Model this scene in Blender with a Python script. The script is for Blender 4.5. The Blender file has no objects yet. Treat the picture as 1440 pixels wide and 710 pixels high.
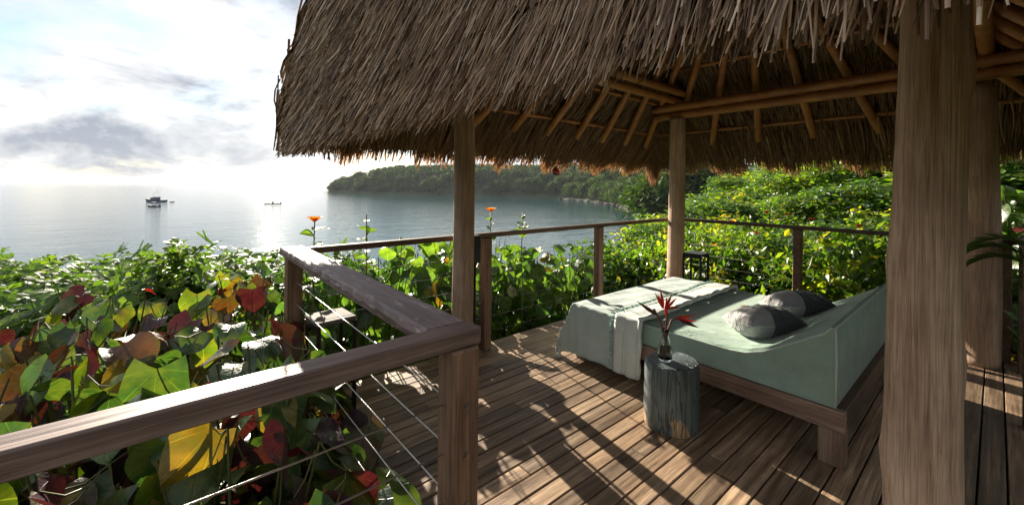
import bpy, bmesh, math, random
import numpy as np
from mathutils import Vector, Matrix, Euler
R = math.radians
random.seed(7); rng = np.random.default_rng(7)
scn = bpy.context.scene
COL = scn.collection

# ------------------------------------------------------------------ camera
H = 1.53                      # eye height over the deck (deck top = z 0)
YAW = math.atan2(682, 575)
cd = bpy.data.cameras.new('camera'); cam = bpy.data.objects.new('camera', cd); COL.objects.link(cam)
cd.sensor_width = 36; cd.lens = 36 * 575 / 1440; cd.shift_y = -93 / 1440
cd.clip_start = 0.05; cd.clip_end = 40000
cam.matrix_world = Matrix.Translation((0, 0, H)) @ Matrix.Rotation(YAW, 4, 'Z') @ Matrix.Rotation(R(90), 4, 'X') @ Matrix.Rotation(R(0.54), 4, 'Z')
scn.camera = cam
# ------------------------------------------------------------------ sun and sky
SUN_EL = R(21.4); SUN_V = Vector((-math.cos(R(9.9)), math.sin(R(9.9)), 0))       # horizontal direction towards the sun
sl = bpy.data.lights.new('sun', 'SUN'); sl.energy = 5.0; sl.angle = R(0.5); sl.color = (1.0, 0.90, 0.74)
sun = bpy.data.objects.new('sun', sl); COL.objects.link(sun)
to_sun = Vector((SUN_V.x * math.cos(SUN_EL), SUN_V.y * math.cos(SUN_EL), math.sin(SUN_EL)))
sun.rotation_euler = to_sun.to_track_quat('Z', 'Y').to_euler(); sun.location = (-6, 1, 9)
wd = bpy.data.worlds.new('World'); scn.world = wd; wd.use_nodes = True
N = wd.node_tree.nodes; L = wd.node_tree.links; N.clear()
def wn(t, **k):
    n = N.new(t)
    for a, b in k.items(): setattr(n, a, b)
    return n
sky = wn('ShaderNodeTexSky', sky_type='NISHITA', sun_disc=False)
sky.sun_elevation = SUN_EL; sky.sun_rotation = math.atan2(SUN_V.x, SUN_V.y) % (2 * math.pi)
sky.air_density = 1.0; sky.dust_density = 0.15; sky.ozone_density = 1.0
tc = wn('ShaderNodeTexCoord'); sep = wn('ShaderNodeSeparateXYZ'); L.new(tc.outputs['Generated'], sep.inputs[0])
zz = wn('ShaderNodeMath', operation='MULTIPLY'); L.new(sep.outputs[2], zz.inputs[0]); zz.inputs[1].default_value = 2.4      # clouds wider than tall
cmb = wn('ShaderNodeCombineXYZ'); L.new(sep.outputs[0], cmb.inputs[0]); L.new(sep.outputs[1], cmb.inputs[1]); L.new(zz.outputs[0], cmb.inputs[2])
def noise(scale, det, rough, off=0, dist=0.0):
    ad = wn('ShaderNodeVectorMath', operation='ADD'); ad.inputs[1].default_value = (off, off * 1.7, off * .3); L.new(cmb.outputs[0], ad.inputs[0])
    n = wn('ShaderNodeTexNoise'); n.inputs['Scale'].default_value = scale; n.inputs['Detail'].default_value = det
    n.inputs['Roughness'].default_value = rough; n.inputs['Distortion'].default_value = dist
    L.new(ad.outputs[0], n.inputs['Vector']); return n
def ramp(src, pts):
    r = wn('ShaderNodeValToRGB'); L.new(src, r.inputs[0]); e = r.color_ramp.elements
    e[0].position = pts[0][0]; e[0].color = (*[pts[0][1]] * 3, 1); e[1].position = pts[1][0]; e[1].color = (*[pts[1][1]] * 3, 1)
    return r
cover = ramp(noise(2.3, 9, .60, 3.1, .35).outputs[0], ((.38, 0), (.52, 1)))
belly = ramp(noise(3.6, 8, .58, 8.4, .3).outputs[0], ((.48, 0), (.62, 1)))
# cloud colour: the sky's own brightness scattered white, grey-blue bellies
grey = wn('ShaderNodeMixRGB'); grey.inputs[1].default_value = (6.9, 6.95, 7.0, 1); grey.inputs[2].default_value = (2.7, 3.0, 3.6, 1)
L.new(belly.outputs[0], grey.inputs[0])
half = wn('ShaderNodeMixRGB', blend_type='MULTIPLY'); half.inputs[0].default_value = 1; L.new(sky.outputs[0], half.inputs[1]); half.inputs[2].default_value = (.03, .03, .03, 1)
cc = wn('ShaderNodeMixRGB', blend_type='ADD'); cc.inputs[0].default_value = 1; L.new(grey.outputs[0], cc.inputs[1]); L.new(half.outputs[0], cc.inputs[2])
mx = wn('ShaderNodeMixRGB'); L.new(cover.outputs[0], mx.inputs[0]); L.new(sky.outputs[0], mx.inputs[1]); L.new(cc.outputs[0], mx.inputs[2])
bg = wn('ShaderNodeBackground'); bg.inputs[1].default_value = 0.05; L.new(mx.outputs[0], bg.inputs[0])
wo = wn('ShaderNodeOutputWorld'); L.new(bg.outputs[0], wo.inputs[0])
vs = scn.view_settings; vs.view_transform = 'Standard'; vs.look = 'None'; vs.exposure = 1.54; vs.gamma = 1.0; vs.use_curve_mapping = False
scn.render.engine = 'CYCLES'
scn.cycles.max_bounces = 6; scn.cycles.diffuse_bounces = 4; scn.cycles.glossy_bounces = 3; scn.cycles.transparent_max_bounces = 6; scn.cycles.volume_bounces = 0

# ------------------------------------------------------------------ materials
def mat_base(name):
    m = bpy.data.materials.new(name); m.use_nodes = True
    nt = m.node_tree; return m, nt, nt.nodes['Principled BSDF'], nt.nodes['Material Output']
def nd(nt, t, **k):
    n = nt.nodes.new(t)
    for a, b in k.items(): setattr(n, a, b)
    return n
def crr(nt, src, cols):
    r = nd(nt, 'ShaderNodeValToRGB'); nt.links.new(src, r.inputs[0]); e = r.color_ramp.elements
    while len(e) < len(cols): e.new(.5)
    for i, (p, c) in enumerate(cols): e[i].position = p; e[i].color = (*c, 1)
    return r.outputs[0]
def tex(nt, scale, vec=(1, 1, 1), det=5, rough=.6, rnd=True, dist=0.0):
    c = nd(nt, 'ShaderNodeTexCoord'); mp = nd(nt, 'ShaderNodeMapping'); mp.inputs['Scale'].default_value = vec
    nt.links.new(c.outputs['Object'], mp.inputs[0])
    if rnd:
        oi = nd(nt, 'ShaderNodeObjectInfo'); s = nd(nt, 'ShaderNodeMath', operation='MULTIPLY'); s.inputs[1].default_value = 37.
        nt.links.new(oi.outputs['Random'], s.inputs[0]); nt.links.new(s.outputs[0], mp.inputs['Location'])
    n = nd(nt, 'ShaderNodeTexNoise'); n.inputs['Scale'].default_value = scale; n.inputs['Detail'].default_value = det
    n.inputs['Roughness'].default_value = rough; n.inputs['Distortion'].default_value = dist
    nt.links.new(mp.outputs[0], n.inputs['Vector']); return n.outputs[0]
def mixc(nt, f, a, b, mode='MIX'):
    m = nd(nt, 'ShaderNodeMixRGB', blend_type=mode)
    for i, v in enumerate((f, a, b)):
        if isinstance(v, (int, float)): m.inputs[i].default_value = v
        elif isinstance(v, tuple): m.inputs[i].default_value = (*v, 1)
        else: nt.links.new(v, m.inputs[i])
    return m.outputs[0]
def bump(nt, p, h, s, d=.01):
    b = nd(nt, 'ShaderNodeBump'); b.inputs['Strength'].default_value = s; b.inputs['Distance'].default_value = d
    nt.links.new(h, b.inputs['Height']); nt.links.new(b.outputs[0], p.inputs['Normal'])
def objrand(nt):
    return nd(nt, 'ShaderNodeObjectInfo').outputs['Random']
def wood(name, c1, c2, c3, axis=1, rough=.7, stripes=28, patch=None, var=.5, bs=.5, crack=.55):
    m, nt, p, o = mat_base(name)
    v = [stripes] * 3; v[axis] = 1.3
    g = tex(nt, 1.0, tuple(v), 6, .65, dist=.3)
    v2 = [stripes * 4] * 3; v2[axis] = 4
    g2 = tex(nt, 1.0, tuple(v2), 3, .7)
    base = crr(nt, g, ((.3, c1), (.52, c2), (.74, c3)))
    fine = crr(nt, g2, ((.35, (.55, .55, .55)), (.65, (1.1, 1.1, 1.1))))
    c = mixc(nt, .75, base, fine, 'MULTIPLY')
    v3 = [stripes * 2.2] * 3; v3[axis] = 1.1
    ck = tex(nt, 1.0, tuple(v3), 2, .5)
    crk = crr(nt, ck, ((.485, (1, 1, 1)), (.497, (.38, .34, .32)), (.503, (.38, .34, .32)), (.515, (1, 1, 1))))
    c = mixc(nt, crack, c, crk, 'MULTIPLY')
    big = crr(nt, tex(nt, 2.2, (1, 1, 1), 4, .6), ((.35, (.7, .68, .66)), (.65, (1.12, 1.12, 1.1))))
    c = mixc(nt, .8, c, big, 'MULTIPLY')
    vr = crr(nt, objrand(nt), ((0., (1 - var, 1 - var, 1 - var)), (1., (1 + var * .5, 1 + var * .45, 1 + var * .4))))
    c = mixc(nt, 1., c, vr, 'MULTIPLY')
    if patch:
        pm = crr(nt, tex(nt, patch[0], patch[1], 6, .7), ((patch[2], (0, 0, 0)), (patch[2] + .08, (1, 1, 1))))
        c = mixc(nt, pm, c, patch[3])
    nt.links.new(c, p.inputs['Base Color'])
    nt.links.new(crr(nt, g, ((.3, (rough - .12,) * 3), (.7, (rough + .12,) * 3))), p.inputs['Roughness'])
    p.inputs['Specular IOR Level'].default_value = .35
    bump(nt, p, mixc(nt, .6, mixc(nt, .5, g, g2), crk), bs, .006)
    return m
M = {}
M['deck'] = wood('deck_wood', (.14, .086, .054), (.35, .238, .152), (.58, .425, .285), 1, .55, 30, var=.45)
M['rail_wood'] = wood('rail_wood', (.085, .052, .046), (.22, .145, .125), (.38, .285, .25), 1, .45, 40, var=.2)
M['rail_wood_x'] = wood('weathered_rail_wood', (.085, .056, .056), (.19, .135, .135), (.30, .23, .225), 0, .5, 36, (3.0, (2.2, 16, 9), .585, (.38, .31, .285)), .15)
M['rail_far'] = wood('rail_wood_dark', (.09, .055, .035), (.17, .105, .07), (.25, .16, .11), 1, .6, 30, var=.15)
M['rail_far_x'] = wood('rail_wood_dark_lengthwise', (.07, .045, .03), (.13, .085, .06), (.2, .14, .10), 0, .6, 30, var=.15)
M['post_wood'] = wood('post_wood', (.12, .062, .038), (.25, .142, .09), (.36, .23, .155), 2, .65, 34, var=.2)
M['trunk'] = wood('trunk_wood', (.36, .22, .145), (.56, .385, .27), (.70, .52, .385), 2, .75, 40, (9, (3, 3, .35), .66, (.20, .13, .095)), .12, .8, .22)
M['bed_wood'] = wood('bed_wood', (.17, .105, .082), (.33, .22, .17), (.46, .33, .26), 0, .6, 26, var=.15)
M['bed_leg'] = wood('bed_leg_wood', (.16, .10, .075), (.28, .19, .145), (.38, .27, .21), 2, .6, 26, var=.15)
M['bark'] = wood('bark', (.04, .028, .02), (.09, .065, .045), (.15, .11, .08), 2, .8, 18, var=.2)
def plain(name, col, rough=.5, metal=0., bumpscale=0, bs=.2, spec=.5, var=.25, vscale=6):
    m, nt, p, o = mat_base(name)
    t = tex(nt, vscale, (1, 1, 1), 5, .65)
    a = tuple(x * (1 - var) for x in col); b = tuple(min(1, x * (1 + var)) for x in col)
    nt.links.new(crr(nt, t, ((.3, a), (.7, b))), p.inputs['Base Color'])
    p.inputs['Roughness'].default_value = rough; p.inputs['Metallic'].default_value = metal
    p.inputs['Specular IOR Level'].default_value = spec
    if bumpscale: bump(nt, p, tex(nt, bumpscale, (1, 1, 1), 5, .6), bs, .01)
    return m
M['black_metal'] = plain('black_metal', (.018, .018, .02), .42, .6, 60, .1)
M['steel'] = plain('steel_cable', (.55, .53, .5), .35, .9, 200, .3)
M['bolt'] = plain('bolt_steel', (.35, .32, .28), .35, 1.)
M['grey_top'] = plain('pale_stand_top', (.13, .115, .10), .75, 0, 30, .2, .2)
def fabric(name, col, weave=220, var=.12, bs=.25, wr=5, wbs=.35, sheen=.2):
    m, nt, p, o = mat_base(name)
    t = tex(nt, 7, (1, 1, 1), 6, .6)
    f = tex(nt, weave, (1, 1, 1), 2, .5)
    a = tuple(x * (1 - var) for x in col); b = tuple(min(1, x * (1 + var)) for x in col)
    c = mixc(nt, .35, crr(nt, t, ((.3, a), (.7, b))), crr(nt, f, ((.3, (.6, .6, .6)), (.7, (1.2, 1.2, 1.2)))), 'MULTIPLY')
    nt.links.new(c, p.inputs['Base Color']); p.inputs['Roughness'].default_value = .92
    p.inputs['Specular IOR Level'].default_value = .15; p.inputs['Sheen Weight'].default_value = sheen
    w = tex(nt, wr, (1, 2.2, 1), 3, .5, dist=.6)
    b1 = nd(nt, 'ShaderNodeBump'); b1.inputs['Strength'].default_value = wbs; b1.inputs['Distance'].default_value = .03; nt.links.new(w, b1.inputs['Height'])
    b2 = nd(nt, 'ShaderNodeBump'); b2.inputs['Strength'].default_value = bs; b2.inputs['Distance'].default_value = .002; nt.links.new(f, b2.inputs['Height'])
    nt.links.new(b1.outputs[0], b2.inputs['Normal']); nt.links.new(b2.outputs[0], p.inputs['Normal'])
    return m
M['mattress'] = fabric('mint_canvas', (.30, .41, .335), 220, .14, .25, 5, .7)
M['blanket'] = fabric('pale_mint_blanket', (.43, .51, .475), 260, .08, .3, 6, .6)
M['throw'] = fabric('pale_throw', (.56, .60, .57), 260, .08, .3, 6, .6)
M['fringe_green'] = fabric('green_fringe', (.25, .38, .32), 300)
M['pillow'] = fabric('silver_grey_velvet', (.36, .35, .345), 300, .12, .2, 9, .9, .5)
M['pillow_dark'] = fabric('dark_velvet', (.075, .08, .085), 300, .25, .2, 12, 1., .4)
M['piping'] = fabric('pale_piping', (.50, .58, .52), 300)
# thatch with one random number for each blade
def thatch(name, cols, transl=0.0, tcol=(.3, .14, .05)):
    m, nt, p, o = mat_base(name)
    at = nd(nt, 'ShaderNodeAttribute', attribute_name='rnd')
    c = crr(nt, at.outputs['Fac'], cols)
    n = crr(nt, tex(nt, 14, (1, 1, 1), 4, .7), ((.3, (.55, .55, .55)), (.7, (1.15, 1.15, 1.15))))
    c = mixc(nt, .7, c, n, 'MULTIPLY')
    nt.links.new(c, p.inputs['Base Color']); p.inputs['Roughness'].default_value = .6; p.inputs['Specular IOR Level'].default_value = .45
    if transl:
        t = nd(nt, 'ShaderNodeBsdfTranslucent'); t.inputs[0].default_value = (*tcol, 1)
        ms = nd(nt, 'ShaderNodeMixShader'); ms.inputs[0].default_value = transl
        nt.links.new(p.outputs[0], ms.inputs[1]); nt.links.new(t.outputs[0], ms.inputs[2]); nt.links.new(ms.outputs[0], o.inputs[0])
    return m
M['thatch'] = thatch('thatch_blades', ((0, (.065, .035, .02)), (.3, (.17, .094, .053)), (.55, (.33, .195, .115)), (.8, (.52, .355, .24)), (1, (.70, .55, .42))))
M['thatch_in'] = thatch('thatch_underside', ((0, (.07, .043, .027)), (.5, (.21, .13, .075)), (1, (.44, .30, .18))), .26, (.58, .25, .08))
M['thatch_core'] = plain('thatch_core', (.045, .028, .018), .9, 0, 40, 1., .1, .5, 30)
def bamboo():
    m, nt, p, o = mat_base('bamboo')
    g = tex(nt, 1., (30, 30, 30), 4, .6)
    big = tex(nt, 3., (1, 1, 1), 4, .6)
    c = mixc(nt, .5, crr(nt, big, ((.3, (.30, .115, .038)), (.7, (.52, .235, .08)))), crr(nt, g, ((.3, (.6, .6, .6)), (.7, (1.1, 1.1, 1.1)))), 'MULTIPLY')
    nt.links.new(c, p.inputs['Base Color']); p.inputs['Roughness'].default_value = .42
    bump(nt, p, g, .2, .004); return m
M['bamboo'] = bamboo()
def leafmat(name, col, tcol, tr=.45, rough=.38, var=.3, veins=None, spec=.5, attr=False, cols=None, alt=None):
    m, nt, p, o = mat_base(name)
    if attr:
        at = nd(nt, 'ShaderNodeAttribute', attribute_name='rnd').outputs['Fac']
        c = crr(nt, at, cols)
    else:
        v = crr(nt, objrand(nt), ((0., tuple(x * (1 - var) for x in col)), (1., tuple(x * (1 + var) for x in col))))
        bl = crr(nt, tex(nt, 2.6, (1, 1, 1), 4, .6), ((.32, (.50, .46, .44)), (.68, (1.25, 1.2, 1.1))))
        c = mixc(nt, .8, v, bl, 'MULTIPLY')
        if alt:
            am = crr(nt, tex(nt, 1.5, (1, 1, 1), 3, .65, dist=.5), ((.46, (0, 0, 0)), (.62, (.85, .85, .85))))
            c = mixc(nt, am, c, alt)
        spots = crr(nt, tex(nt, 9, (1, 1, 1), 3, .6), ((.64, (0, 0, 0)), (.70, (1, 1, 1))))
        c = mixc(nt, mixc(nt, .5, (0., 0., 0.), spots), c, (.10, .06, .02))
    hgt = None
    if veins:
        cx = nd(nt, 'ShaderNodeTexCoord'); s = nd(nt, 'ShaderNodeSeparateXYZ'); nt.links.new(cx.outputs['Object'], s.inputs[0])
        at2 = nd(nt, 'ShaderNodeMath', operation='ARCTAN2'); nt.links.new(s.outputs[0], at2.inputs[0]); nt.links.new(s.outputs[1], at2.inputs[1])
        mu = nd(nt, 'ShaderNodeMath', operation='MULTIPLY'); nt.links.new(at2.outputs[0], mu.inputs[0]); mu.inputs[1].default_value = 4.6
        si = nd(nt, 'ShaderNodeMath', operation='SINE'); nt.links.new(mu.outputs[0], si.inputs[0])
        ab = nd(nt, 'ShaderNodeMath', operation='ABSOLUTE'); nt.links.new(si.outputs[0], ab.inputs[0])
        vm = crr(nt, ab.outputs[0], ((.02, (1, 1, 1)), (.09, (0, 0, 0))))
        c = mixc(nt, mixc(nt, .5, (0., 0., 0.), vm), c, veins); hgt = vm
    nt.links.new(c, p.inputs['Base Color']); p.inputs['Roughness'].default_value = rough; p.inputs['Specular IOR Level'].default_value = spec
    if hgt is not None: bump(nt, p, mixc(nt, .5, hgt, tex(nt, 5, (1, 1, 1), 3, .5)), .7, .022)
    t = nd(nt, 'ShaderNodeBsdfTranslucent')
    tc_ = mixc(nt, 1., c, tcol, 'MULTIPLY'); nt.links.new(tc_, t.inputs[0])
    ms = nd(nt, 'ShaderNodeMixShader'); ms.inputs[0].default_value = tr
    nt.links.new(p.outputs[0], ms.inputs[1]); nt.links.new(t.outputs[0], ms.inputs[2]); nt.links.new(ms.outputs[0], o.inputs[0])
    return m
M['l_green'] = leafmat('leaf_green', (.042, .085, .030), (2.2, 2.6, .7), .22, .40, veins=(0.180, 0.270, 0.090), alt=(.10, .12, .025))
M['l_lime'] = leafmat('leaf_lime', (.085, .13, .022), (2.4, 2.6, .6), .32, .36, veins=(0.300, 0.375, 0.090), alt=(.17, .14, .02))
M['l_yellow'] = leafmat('leaf_yellow', (.20, .15, .022), (2.0, 1.6, .5), .32, .36, veins=(0.450, 0.390, 0.105), alt=(.13, .13, .025))
M['l_purple'] = leafmat('leaf_purple', (.060, .026, .042), (3.0, .8, .5), .14, .45, veins=(0.165, 0.090, 0.120), spec=.3, alt=(.05, .06, .03))
M['l_bronze'] = leafmat('leaf_bronze', (.085, .05, .028), (2.2, 1.4, .4), .22, .42, veins=(0.240, 0.165, 0.075), alt=(.07, .085, .025))
M['l_red'] = leafmat('leaf_red', (.12, .014, .014), (3.0, .8, .5), .3, .4, veins=(0.375, 0.090, 0.060), alt=(.07, .03, .03))
M['g_green'] = leafmat('round_leaf_green', (.06, .115, .03), (2.8, 3.2, .9), .36, .34, veins=(0.210, 0.330, 0.105), alt=(.10, .15, .035))
M['g_lime'] = leafmat('round_leaf_lime', (.09, .15, .03), (2.8, 3.0, .8), .42, .38, veins=(0.300, 0.420, 0.120), alt=(.07, .12, .03))
M['g_dark'] = leafmat('round_leaf_dark', (.04, .085, .03), (3.0, 3.6, 1.0), .3, .33, veins=(0.135, 0.225, 0.075), alt=(.07, .11, .03))
M['rosette'] = leafmat('rosette_leaf', 0, (3., 3.2, .9), .34, .55, spec=.25, attr=True, cols=((0, (.035, .07, .018)), (.55, (.07, .12, .024)), (.85, (.14, .17, .03)), (1, (.24, .13, .03))))
M['hedge'] = leafmat('hedge_leaf', 0, (3., 3., .7), .45, .42, attr=True, cols=((0, (.025, .065, .014)), (.45, (.065, .125, .02)), (.85, (.14, .19, .025)), (1, (.28, .24, .03))))
M['hedge_dark'] = leafmat('hedge_leaf_dark', 0, (3., 3., .7), .38, .42, attr=True, cols=((0, (.02, .055, .012)), (.5, (.045, .10, .018)), (.85, (.10, .16, .025)), (1, (.2, .19, .03))))
M['far_leaf'] = leafmat('far_leaf', 0, (2.6, 3., .8), .15, .7, attr=True, spec=.1, cols=((0, (.014, .034, .010)), (.5, (.036, .068, .016)), (1, (.09, .12, .026))))
M['frond'] = leafmat('frond_leaf', (.07, .12, .035), (2.6, 3., 1.), .3, .3, var=.2)
M['stem'] = plain('green_stem', (.09, .085, .03), .5, 0, 0, 0, .4, .4, 9)
M['petal_orange'] = leafmat('petal_orange', (.85, .38, .03), (1.5, 1.2, .8), .4, .5, var=.1)
M['petal_red'] = leafmat('petal_red', (.80, .06, .035), (1.3, 1., .9), .5, .4, var=.1)
M['bract_dark'] = leafmat('bract_dark', (.10, .028, .025), (2., .8, .6), .2, .35, var=.1)
M['bract_orange'] = leafmat('bract_orange', (.62, .10, .02), (1.6, 1., .8), .3, .4, var=.1)
M['petal_pale'] = leafmat('petal_pale', (.62, .60, .46), (1.3, 1.3, 1.1), .4, .5, var=.1)
M['heli_stem'] = plain('reddish_stem', (.13, .05, .035), .4)
def glassm(name, col, rough=.02, ior=1.45):
    m, nt, p, o = mat_base(name)
    p.inputs['Base Color'].default_value = (*col, 1); p.inputs['Transmission Weight'].default_value = 1; p.inputs['Roughness'].default_value = rough; p.inputs['IOR'].default_value = ior
    return m
M['glass'] = glassm('vase_glass', (.93, .97, .94)); M['vase_water'] = glassm('vase_water', (.86, .9, .8), .0, 1.33)
M['amber'] = glassm('dark_red_glass', (.16, .012, .01), .03)
M['lamp_glass'] = glassm('lantern_glass', (.9, .95, .92), .03)
def stump_mat():
    m, nt, p, o = mat_base('painted_stump')
    g = tex(nt, 1., (26, 26, 2), 5, .7, dist=.4); b = tex(nt, 2.4, (1, 1, .6), 5, .6)
    blue = mixc(nt, .6, crr(nt, b, ((.3, (.045, .06, .062)), (.5, (.115, .15, .15)), (.7, (.27, .32, .32)))), crr(nt, g, ((.3, (.5, .5, .5)), (.7, (1.2, 1.2, 1.2)))), 'MULTIPLY')
    raw = crr(nt, g, ((.3, (.30, .2, .11)), (.7, (.55, .42, .26))))
    cx = nd(nt, 'ShaderNodeTexCoord'); s = nd(nt, 'ShaderNodeSeparateXYZ'); nt.links.new(cx.outputs['Object'], s.inputs[0])
    worn = tex(nt, 1., (6, 6, 3.), 4, .6)
    zt = nd(nt, 'ShaderNodeMath', operation='MULTIPLY'); nt.links.new(s.outputs[2], zt.inputs[0]); zt.inputs[1].default_value = .85
    sb = nd(nt, 'ShaderNodeMath', operation='SUBTRACT'); nt.links.new(worn, sb.inputs[0]); nt.links.new(zt.outputs[0], sb.inputs[1])
    mk = crr(nt, sb.outputs[0], ((.46, (0, 0, 0)), (.49, (1, 1, 1))))
    ck = tex(nt, 1., (40, 40, 2.5), 2, .5, dist=.5); crk = crr(nt, ck, ((.47, (1, 1, 1)), (.495, (.25, .25, .25)), (.505, (.25, .25, .25)), (.53, (1, 1, 1))))
    nt.links.new(mixc(nt, .85, mixc(nt, mk, blue, raw), crk, 'MULTIPLY'), p.inputs['Base Color']); p.inputs['Roughness'].default_value = .38
    bump(nt, p, mixc(nt, .5, g, crk), .9, .012); return m
M['stump'] = stump_mat()
def soil():
    m, nt, p, o = mat_base('hill_ground')
    a = tex(nt, .35, (1, 1, 1), 8, .7, False)
    nt.links.new(crr(nt, a, ((.3, (.02, .035, .012)), (.55, (.035, .055, .018)), (.75, (.06, .055, .03)))), p.inputs['Base Color']); p.inputs['Roughness'].default_value = .95
    bump(nt, p, tex(nt, 3, (1, 1, 1), 6, .7, False), 1., .2); return m
M['soil'] = soil()
M['rock'] = plain('shore_rock', (.075, .066, .058), .9, 0, 4, 1., .3, .5, 1.5)
def sea_mat():
    m, nt, p, o = mat_base('sea_water')
    nt.links.new(crr(nt, tex(nt, .012, (1, 1, 1), 4, .5, False), ((.35, (.010, .045, .055)), (.65, (.016, .062, .07)))), p.inputs['Base Color'])
    p.inputs['Roughness'].default_value = .07; p.inputs['IOR'].default_value = 1.333
    c = nd(nt, 'ShaderNodeTexCoord'); mp = nd(nt, 'ShaderNodeMapping'); mp.inputs['Rotation'].default_value = (0, 0, R(-52)); mp.inputs['Scale'].default_value = (1., .45, 1.)
    nt.links.new(c.outputs['Object'], mp.inputs[0])
    def nz(s, d):
        n = nd(nt, 'ShaderNodeTexNoise'); n.inputs['Scale'].default_value = s; n.inputs['Detail'].default_value = d; nt.links.new(mp.outputs[0], n.inputs['Vector']); return n.outputs[0]
    b1 = nd(nt, 'ShaderNodeBump'); b1.inputs['Strength'].default_value = .7; b1.inputs['Distance'].default_value = .22; nt.links.new(nz(.55, 4), b1.inputs['Height'])
    b2 = nd(nt, 'ShaderNodeBump'); b2.inputs['Strength'].default_value = .3; b2.inputs['Distance'].default_value = .6; nt.links.new(nz(.09, 3), b2.inputs['Height'])
    b3 = nd(nt, 'ShaderNodeBump'); b3.inputs['Strength'].default_value = .5; b3.inputs['Distance'].default_value = .05; nt.links.new(nz(2.6, 3), b3.inputs['Height'])
    nt.links.new(b1.outputs[0], b2.inputs['Normal']); nt.links.new(b2.outputs[0], b3.inputs['Normal']); nt.links.new(b3.outputs[0], p.inputs['Normal'])
    return m
M['sea'] = sea_mat()
M['hull_blue'] = plain('navy_hull', (.02, .035, .09), .25, 0, 0, 0, .5, .1)
M['boat_white'] = plain('boat_white', (.7, .72, .74), .3, 0, 0, 0, .5, .05)
M['boat_dark'] = plain('boat_dark', (.02, .022, .03), .3, 0, 0, 0, .5, .1)

# ------------------------------------------------------------------ mesh helpers
def link(o, parent=None):
    COL.objects.link(o)
    if parent is not None: o.parent = parent
    return o
def empty(name, loc=(0, 0, 0), rz=0.):
    o = bpy.data.objects.new(name, None); COL.objects.link(o); o.location = loc; o.rotation_euler = (0, 0, rz); o.empty_display_size = .1
    return o
def tag(o, label=None, cat=None, group=None, kind=None):
    if label: o['label'] = label
    if cat: o['category'] = cat
    if group: o['group'] = group
    if kind: o['kind'] = kind
    return o
def meshdata(name, v, f, mat, smooth=False, rnd=None):
    me = bpy.data.meshes.new(name)
    if isinstance(v, np.ndarray): v = v.tolist()
    if isinstance(f, np.ndarray): f = f.tolist()
    me.from_pydata(v, [], f)
    if rnd is not None:
        a = me.attributes.new('rnd', 'FLOAT', 'FACE'); a.data.foreach_set('value', np.asarray(rnd, np.float32))
    if smooth: me.polygons.foreach_set('use_smooth', [True] * len(me.polygons))
    me.materials.append(mat); me.update(); return me
def obj(name, v, f, mat, parent=None, smooth=False, rnd=None, loc=(0, 0, 0)):
    o = bpy.data.objects.new(name, meshdata(name, v, f, mat, smooth, rnd)); o.location = loc
    return link(o, parent)
class MB:
    def __init__(s): s.v = []; s.f = []; s.r = []
    def add(s, v, f, r=0.):
        n = len(s.v); s.v += [tuple(map(float, p)) for p in v]; s.f += [tuple(i + n for i in q) for q in f]; s.r += [r] * len(f)
    def build(s, name, mat, parent=None, smooth=False, rnd=False, loc=(0, 0, 0)):
        return obj(name, s.v, s.f, mat, parent, smooth, s.r if rnd else None, loc)
    def box(s, lo, hi, b=.004):
        x0, y0, z0 = lo; x1, y1, z1 = hi; b = min(b, (x1 - x0) * .3, (y1 - y0) * .3, (z1 - z0) * .3)
        bm = bmesh.new(); bmesh.ops.create_cube(bm, size=1)
        for v in bm.verts: v.co = ((x0 + x1) / 2 + v.co.x * (x1 - x0), (y0 + y1) / 2 + v.co.y * (y1 - y0), (z0 + z1) / 2 + v.co.z * (z1 - z0))
        if b > 0: bmesh.ops.bevel(bm, geom=bm.edges[:], offset=b, segments=1, affect='EDGES', profile=.5)
        bm.verts.index_update(); s.add([v.co[:] for v in bm.verts], [[v.index for v in f.verts] for f in bm.faces]); bm.free(); return s
    def tube(s, pts, rad, n=8, cap=True, jit=0.):
        pts = [Vector(p) for p in pts]; k = len(pts)
        rad = rad if isinstance(rad, (list, tuple)) else [rad] * k
        rings = []; up = None
        for i in range(k):
            t = (pts[min(i + 1, k - 1)] - pts[max(i - 1, 0)]).normalized()
            a = Vector((0, 0, 1)) if abs(t.z) < .9 else Vector((1, 0, 0))
            if up is None: up = (a - t * a.dot(t)).normalized()
            else: up = (up - t * up.dot(t)).normalized()
            w = t.cross(up)
            rings.append([pts[i] + (up * math.cos(2 * math.pi * j / n) + w * math.sin(2 * math.pi * j / n)) * rad[i] * (1 + random.uniform(-jit, jit)) for j in range(n)])
        v = [p for r in rings for p in r]; f = []
        for i in range(k - 1):
            for j in range(n): f.append((i * n + j, i * n + (j + 1) % n, (i + 1) * n + (j + 1) % n, (i + 1) * n + j))
        if cap: f.append(tuple(range(n))[::-1]); f.append(tuple((k - 1) * n + j for j in range(n)))
        s.add(v, f); return s
    def lathe(s, prof, n=24, c=(0, 0), sx=1., sy=1.):
        v = []; f = []; k = len(prof)
        for r, z in prof:
            for j in range(n): v.append((c[0] + sx * r * math.cos(2 * math.pi * j / n), c[1] + sy * r * math.sin(2 * math.pi * j / n), z))
        for i in range(k - 1):
            for j in range(n): f.append((i * n + j, i * n + (j + 1) % n, (i + 1) * n + (j + 1) % n, (i + 1) * n + j))
        s.add(v, f); return s
def bx(name, lo, hi, mat, parent=None, b=.004):
    return MB().box(lo, hi, b).build(name, mat, parent)

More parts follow.
